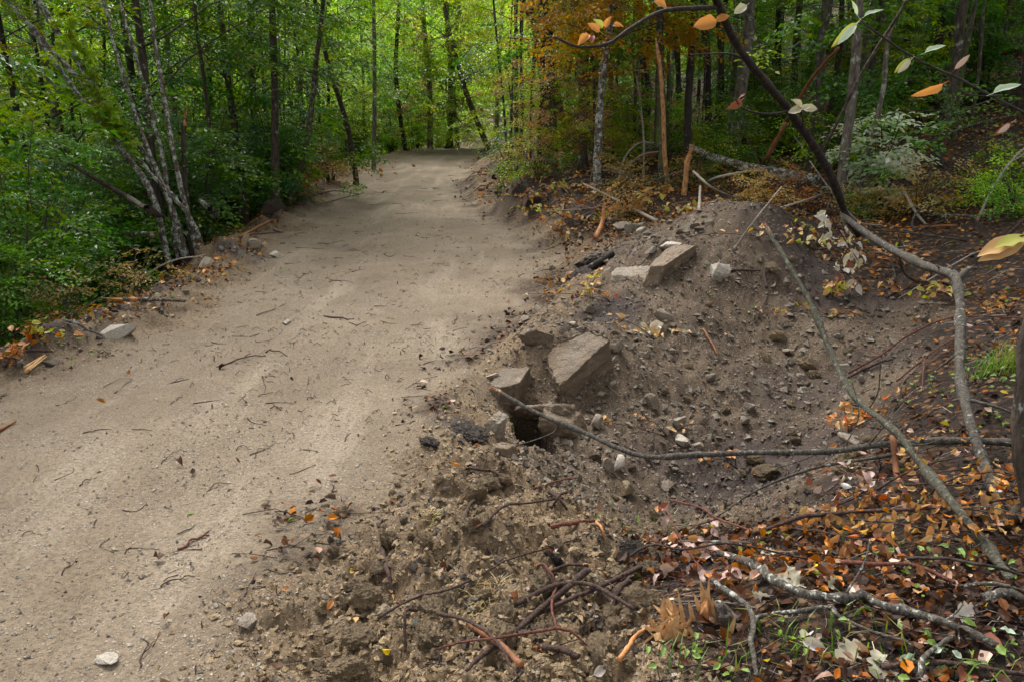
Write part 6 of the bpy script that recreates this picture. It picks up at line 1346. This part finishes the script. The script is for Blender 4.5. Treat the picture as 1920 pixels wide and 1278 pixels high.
tag(link('bank_litter', mesh('bank_litter', V, [T], M['litter'], False, col=np.repeat(c, 4, 0))), 'brown dead leaves strewn over the banks and the slope behind', None, None, 'stuff')

def crumbs(name, label, n, rmin, rmax, az, seed, smin, smax, prob, mat, pw=3):
    OV_ = np.array([(1, 0, 0), (0, 1, 0), (-1, 0, 0), (0, -1, 0), (0, 0, 1), (0, 0, -1.0)]); OT = np.array([(0, 1, 4), (1, 2, 4), (2, 3, 4), (3, 0, 4), (1, 0, 5), (2, 1, 5), (3, 2, 5), (0, 3, 5)])
    x, y, q = scatter(n, rmin, rmax, az, seed); rd, so, li = weights(x, y); k = q.random(n) < prob(x, y, rd, so, li); x, y = x[k], y[k]; n = len(x)
    z = hfull(x, y); s = (smin + (smax - smin) * q.random(n) ** pw) * (1 + .06 * np.maximum(np.hypot(x, y) - 4, 0))
    W = OV_[None] + q.normal(0, .28, (n, 6, 3)); W = W * (q.uniform(.6, 1.2, (n, 1, 3)) * [1, 1, .8])
    a = q.uniform(0, 6.28, n); ca, sa = np.cos(a)[:, None], np.sin(a)[:, None]
    W = np.stack([W[..., 0] * ca - W[..., 1] * sa, W[..., 0] * sa + W[..., 1] * ca, W[..., 2]], -1) * s[:, None, None]
    V = W + np.stack([x, y, z + s * .3], -1)[:, None]; TT = OT[None] + (np.arange(n) * 6)[:, None, None]
    tag(link(name, mesh(name, V.reshape(-1, 3), [TT.reshape(-1, 3)], mat, False)), label, None, None, 'stuff')
crumbs('soil_crumbs', 'loose crumbs of brown earth over the dug slope', 80000, 1.4, 13, 38, 8, .003, .017, lambda x, y, rd, so, li: (so * .95 + li * .05) * (1 - pitmask(x, y)), M['clod'])
crumbs('pit_crumbs', 'loose crumbs of grey brown subsoil in the pit', 80000, 1.4, 13, 38, 28, .003, .017, lambda x, y, rd, so, li: so * .85 * pitmask(x, y), M['clod_pit'])
crumbs('dark_crumbs', 'dark moist crumbs of earth over the dug slope', 22000, 1.4, 13, 38, 12, .004, .02, lambda x, y, rd, so, li: so * .8 * sst(.42, .62, fbm2(x * 1.7, y * 1.7, 3, 33)), M['clod_dark'])
crumbs('gravel', 'small pale gravel stones in the road and the dug earth', 32000, 1.4, 16, 40, 9, .002, .010, lambda x, y, rd, so, li: rd * .75 * sst(.4, .62, fbm2(x * 1.3, y * 1.3, 4, 52)) + so * .5, M['rock_pale'], 4)
crumbs('dark_gravel', 'small grey gravel stones in the road and the dug earth', 40000, 1.4, 16, 40, 10, .002, .010, lambda x, y, rd, so, li: rd * .8 * sst(.4, .62, fbm2(x * 1.3, y * 1.3, 4, 53)) + so * .28, M['rock'], 4)
crumbs('rubble', 'broken stone chips on the pit slope and round the culvert', 6500, 3.4, 10, 30, 14, .008, .034, lambda x, y, rd, so, li: so * (y > 3.5) * (x > 0) * np.where((y < 4.7) & (x > .5), .2, .8), M['rock'], 2.5)
# fine dead twigs tangled in the litter
def twig_bits(name, label, n, rmin, rmax, seed, prob, mat, l0, l1, r0):
    x, y, q = scatter(n, rmin, rmax, 40, seed); rd, so, li = weights(x, y); k = q.random(n) < prob(x, y, rd, so, li); x, y = x[k], y[k]; n = len(x)
    a = np.where(q.random(n) < .6, q.normal(.1, .5, n), q.uniform(0, 6.28, n)); ln = q.uniform(l0, l1, n) * (1 + .04 * np.hypot(x, y)); w = r0 * q.uniform(.5, 1.4, n) * (1 + .12 * np.hypot(x, y))
    Ps = []
    for t in (-.5, 0, .5):
        bx = x + np.cos(a) * ln * t + q.normal(0, .06, n) * ln; by = y + np.sin(a) * ln * t + q.normal(0, .06, n) * ln
        Ps.append(np.stack([bx, by, hfull(bx, by) + w * .8 + (q.uniform(0, .03, n) if t == 0 else 0)], -1))
    V = []; o = np.stack([-np.sin(a), np.cos(a), np.zeros(n)], -1); up = np.array([0, 0, 1.0])
    for P in Ps:
        for dx, dz in ((1, -.5), (-1, -.5), (0, 1)): V.append(P + o * (w * dx)[:, None] + up * (w * dz)[:, None])
    V = np.stack(V, 1); i = np.arange(n)[:, None] * 9; Q = []
    for b_ in (0, 3):
        for j in range(3): Q.append(i + np.array([[b_ + j, b_ + (j + 1) % 3, b_ + 3 + (j + 1) % 3, b_ + 3 + j]]))
    tag(link(name, mesh(name, V.reshape(-1, 3), [np.concatenate(Q)], mat, True)), label, None, None, 'stuff')
twig_bits('twig_litter', 'fine dark dead twigs tangled in the leaf litter', 8500, 1.3, 16, 17, lambda x, y, rd, so, li: li * .5 + so * .07, M['twig_dark'], .06, .26, .0013)
twig_bits('pale_twig_litter', 'fine pale dead twigs in the leaf litter', 4200, 1.3, 16, 18, lambda x, y, rd, so, li: li * .4 + so * .05 + (x < xl(y)) * .3, M['twig_pale'], .06, .22, .0011)
twig_bits('root_bits', 'tiny dark bits of root and bark on the road and clods', 9000, 1.4, 18, 19, lambda x, y, rd, so, li: rd * .7 * sst(.42, .62, fbm2(x * 1.5, y * .9, 4, 54)) + so * .2, M['twig_dark'], .012, .05, .0011)

# ------------------------------------------------------------------ wooded hillside far beyond
q = np.random.default_rng(15); n = 5200
y = q.uniform(50, 118, n); x = q.uniform(-1, 1, n) * (.74 * y + 6); h = hbase(x, y) + q.uniform(.5, 8.5, n)
B = np.stack([x, y, h], -1); m = 26
pos = (B[:, None] + q.normal(0, 1.1, (n, m, 3))).reshape(-1, 3); d = q.normal(0, 1, (n * m, 3)); nn = q.normal(0, .5, (n * m, 3)) + [0, -.3, 1]
V, T = leaf_quads(pos, d, nrmz(nn), q.uniform(.25, .5, n * m), q.uniform(.18, .34, n * m)); cc = pick('bright', n, q) * 1.0  # hillside glow put into the leaf colour by the raised palette
tag(link('distant_wood', mesh('distant_wood', V, [T], M['foliage'], False, col=np.repeat(np.repeat(cc, m, 0) * q.uniform(.75, 1.25, (n * m, 1)), 4, 0))), 'pale green wooded hillside far behind the road end', None, None, 'stuff')
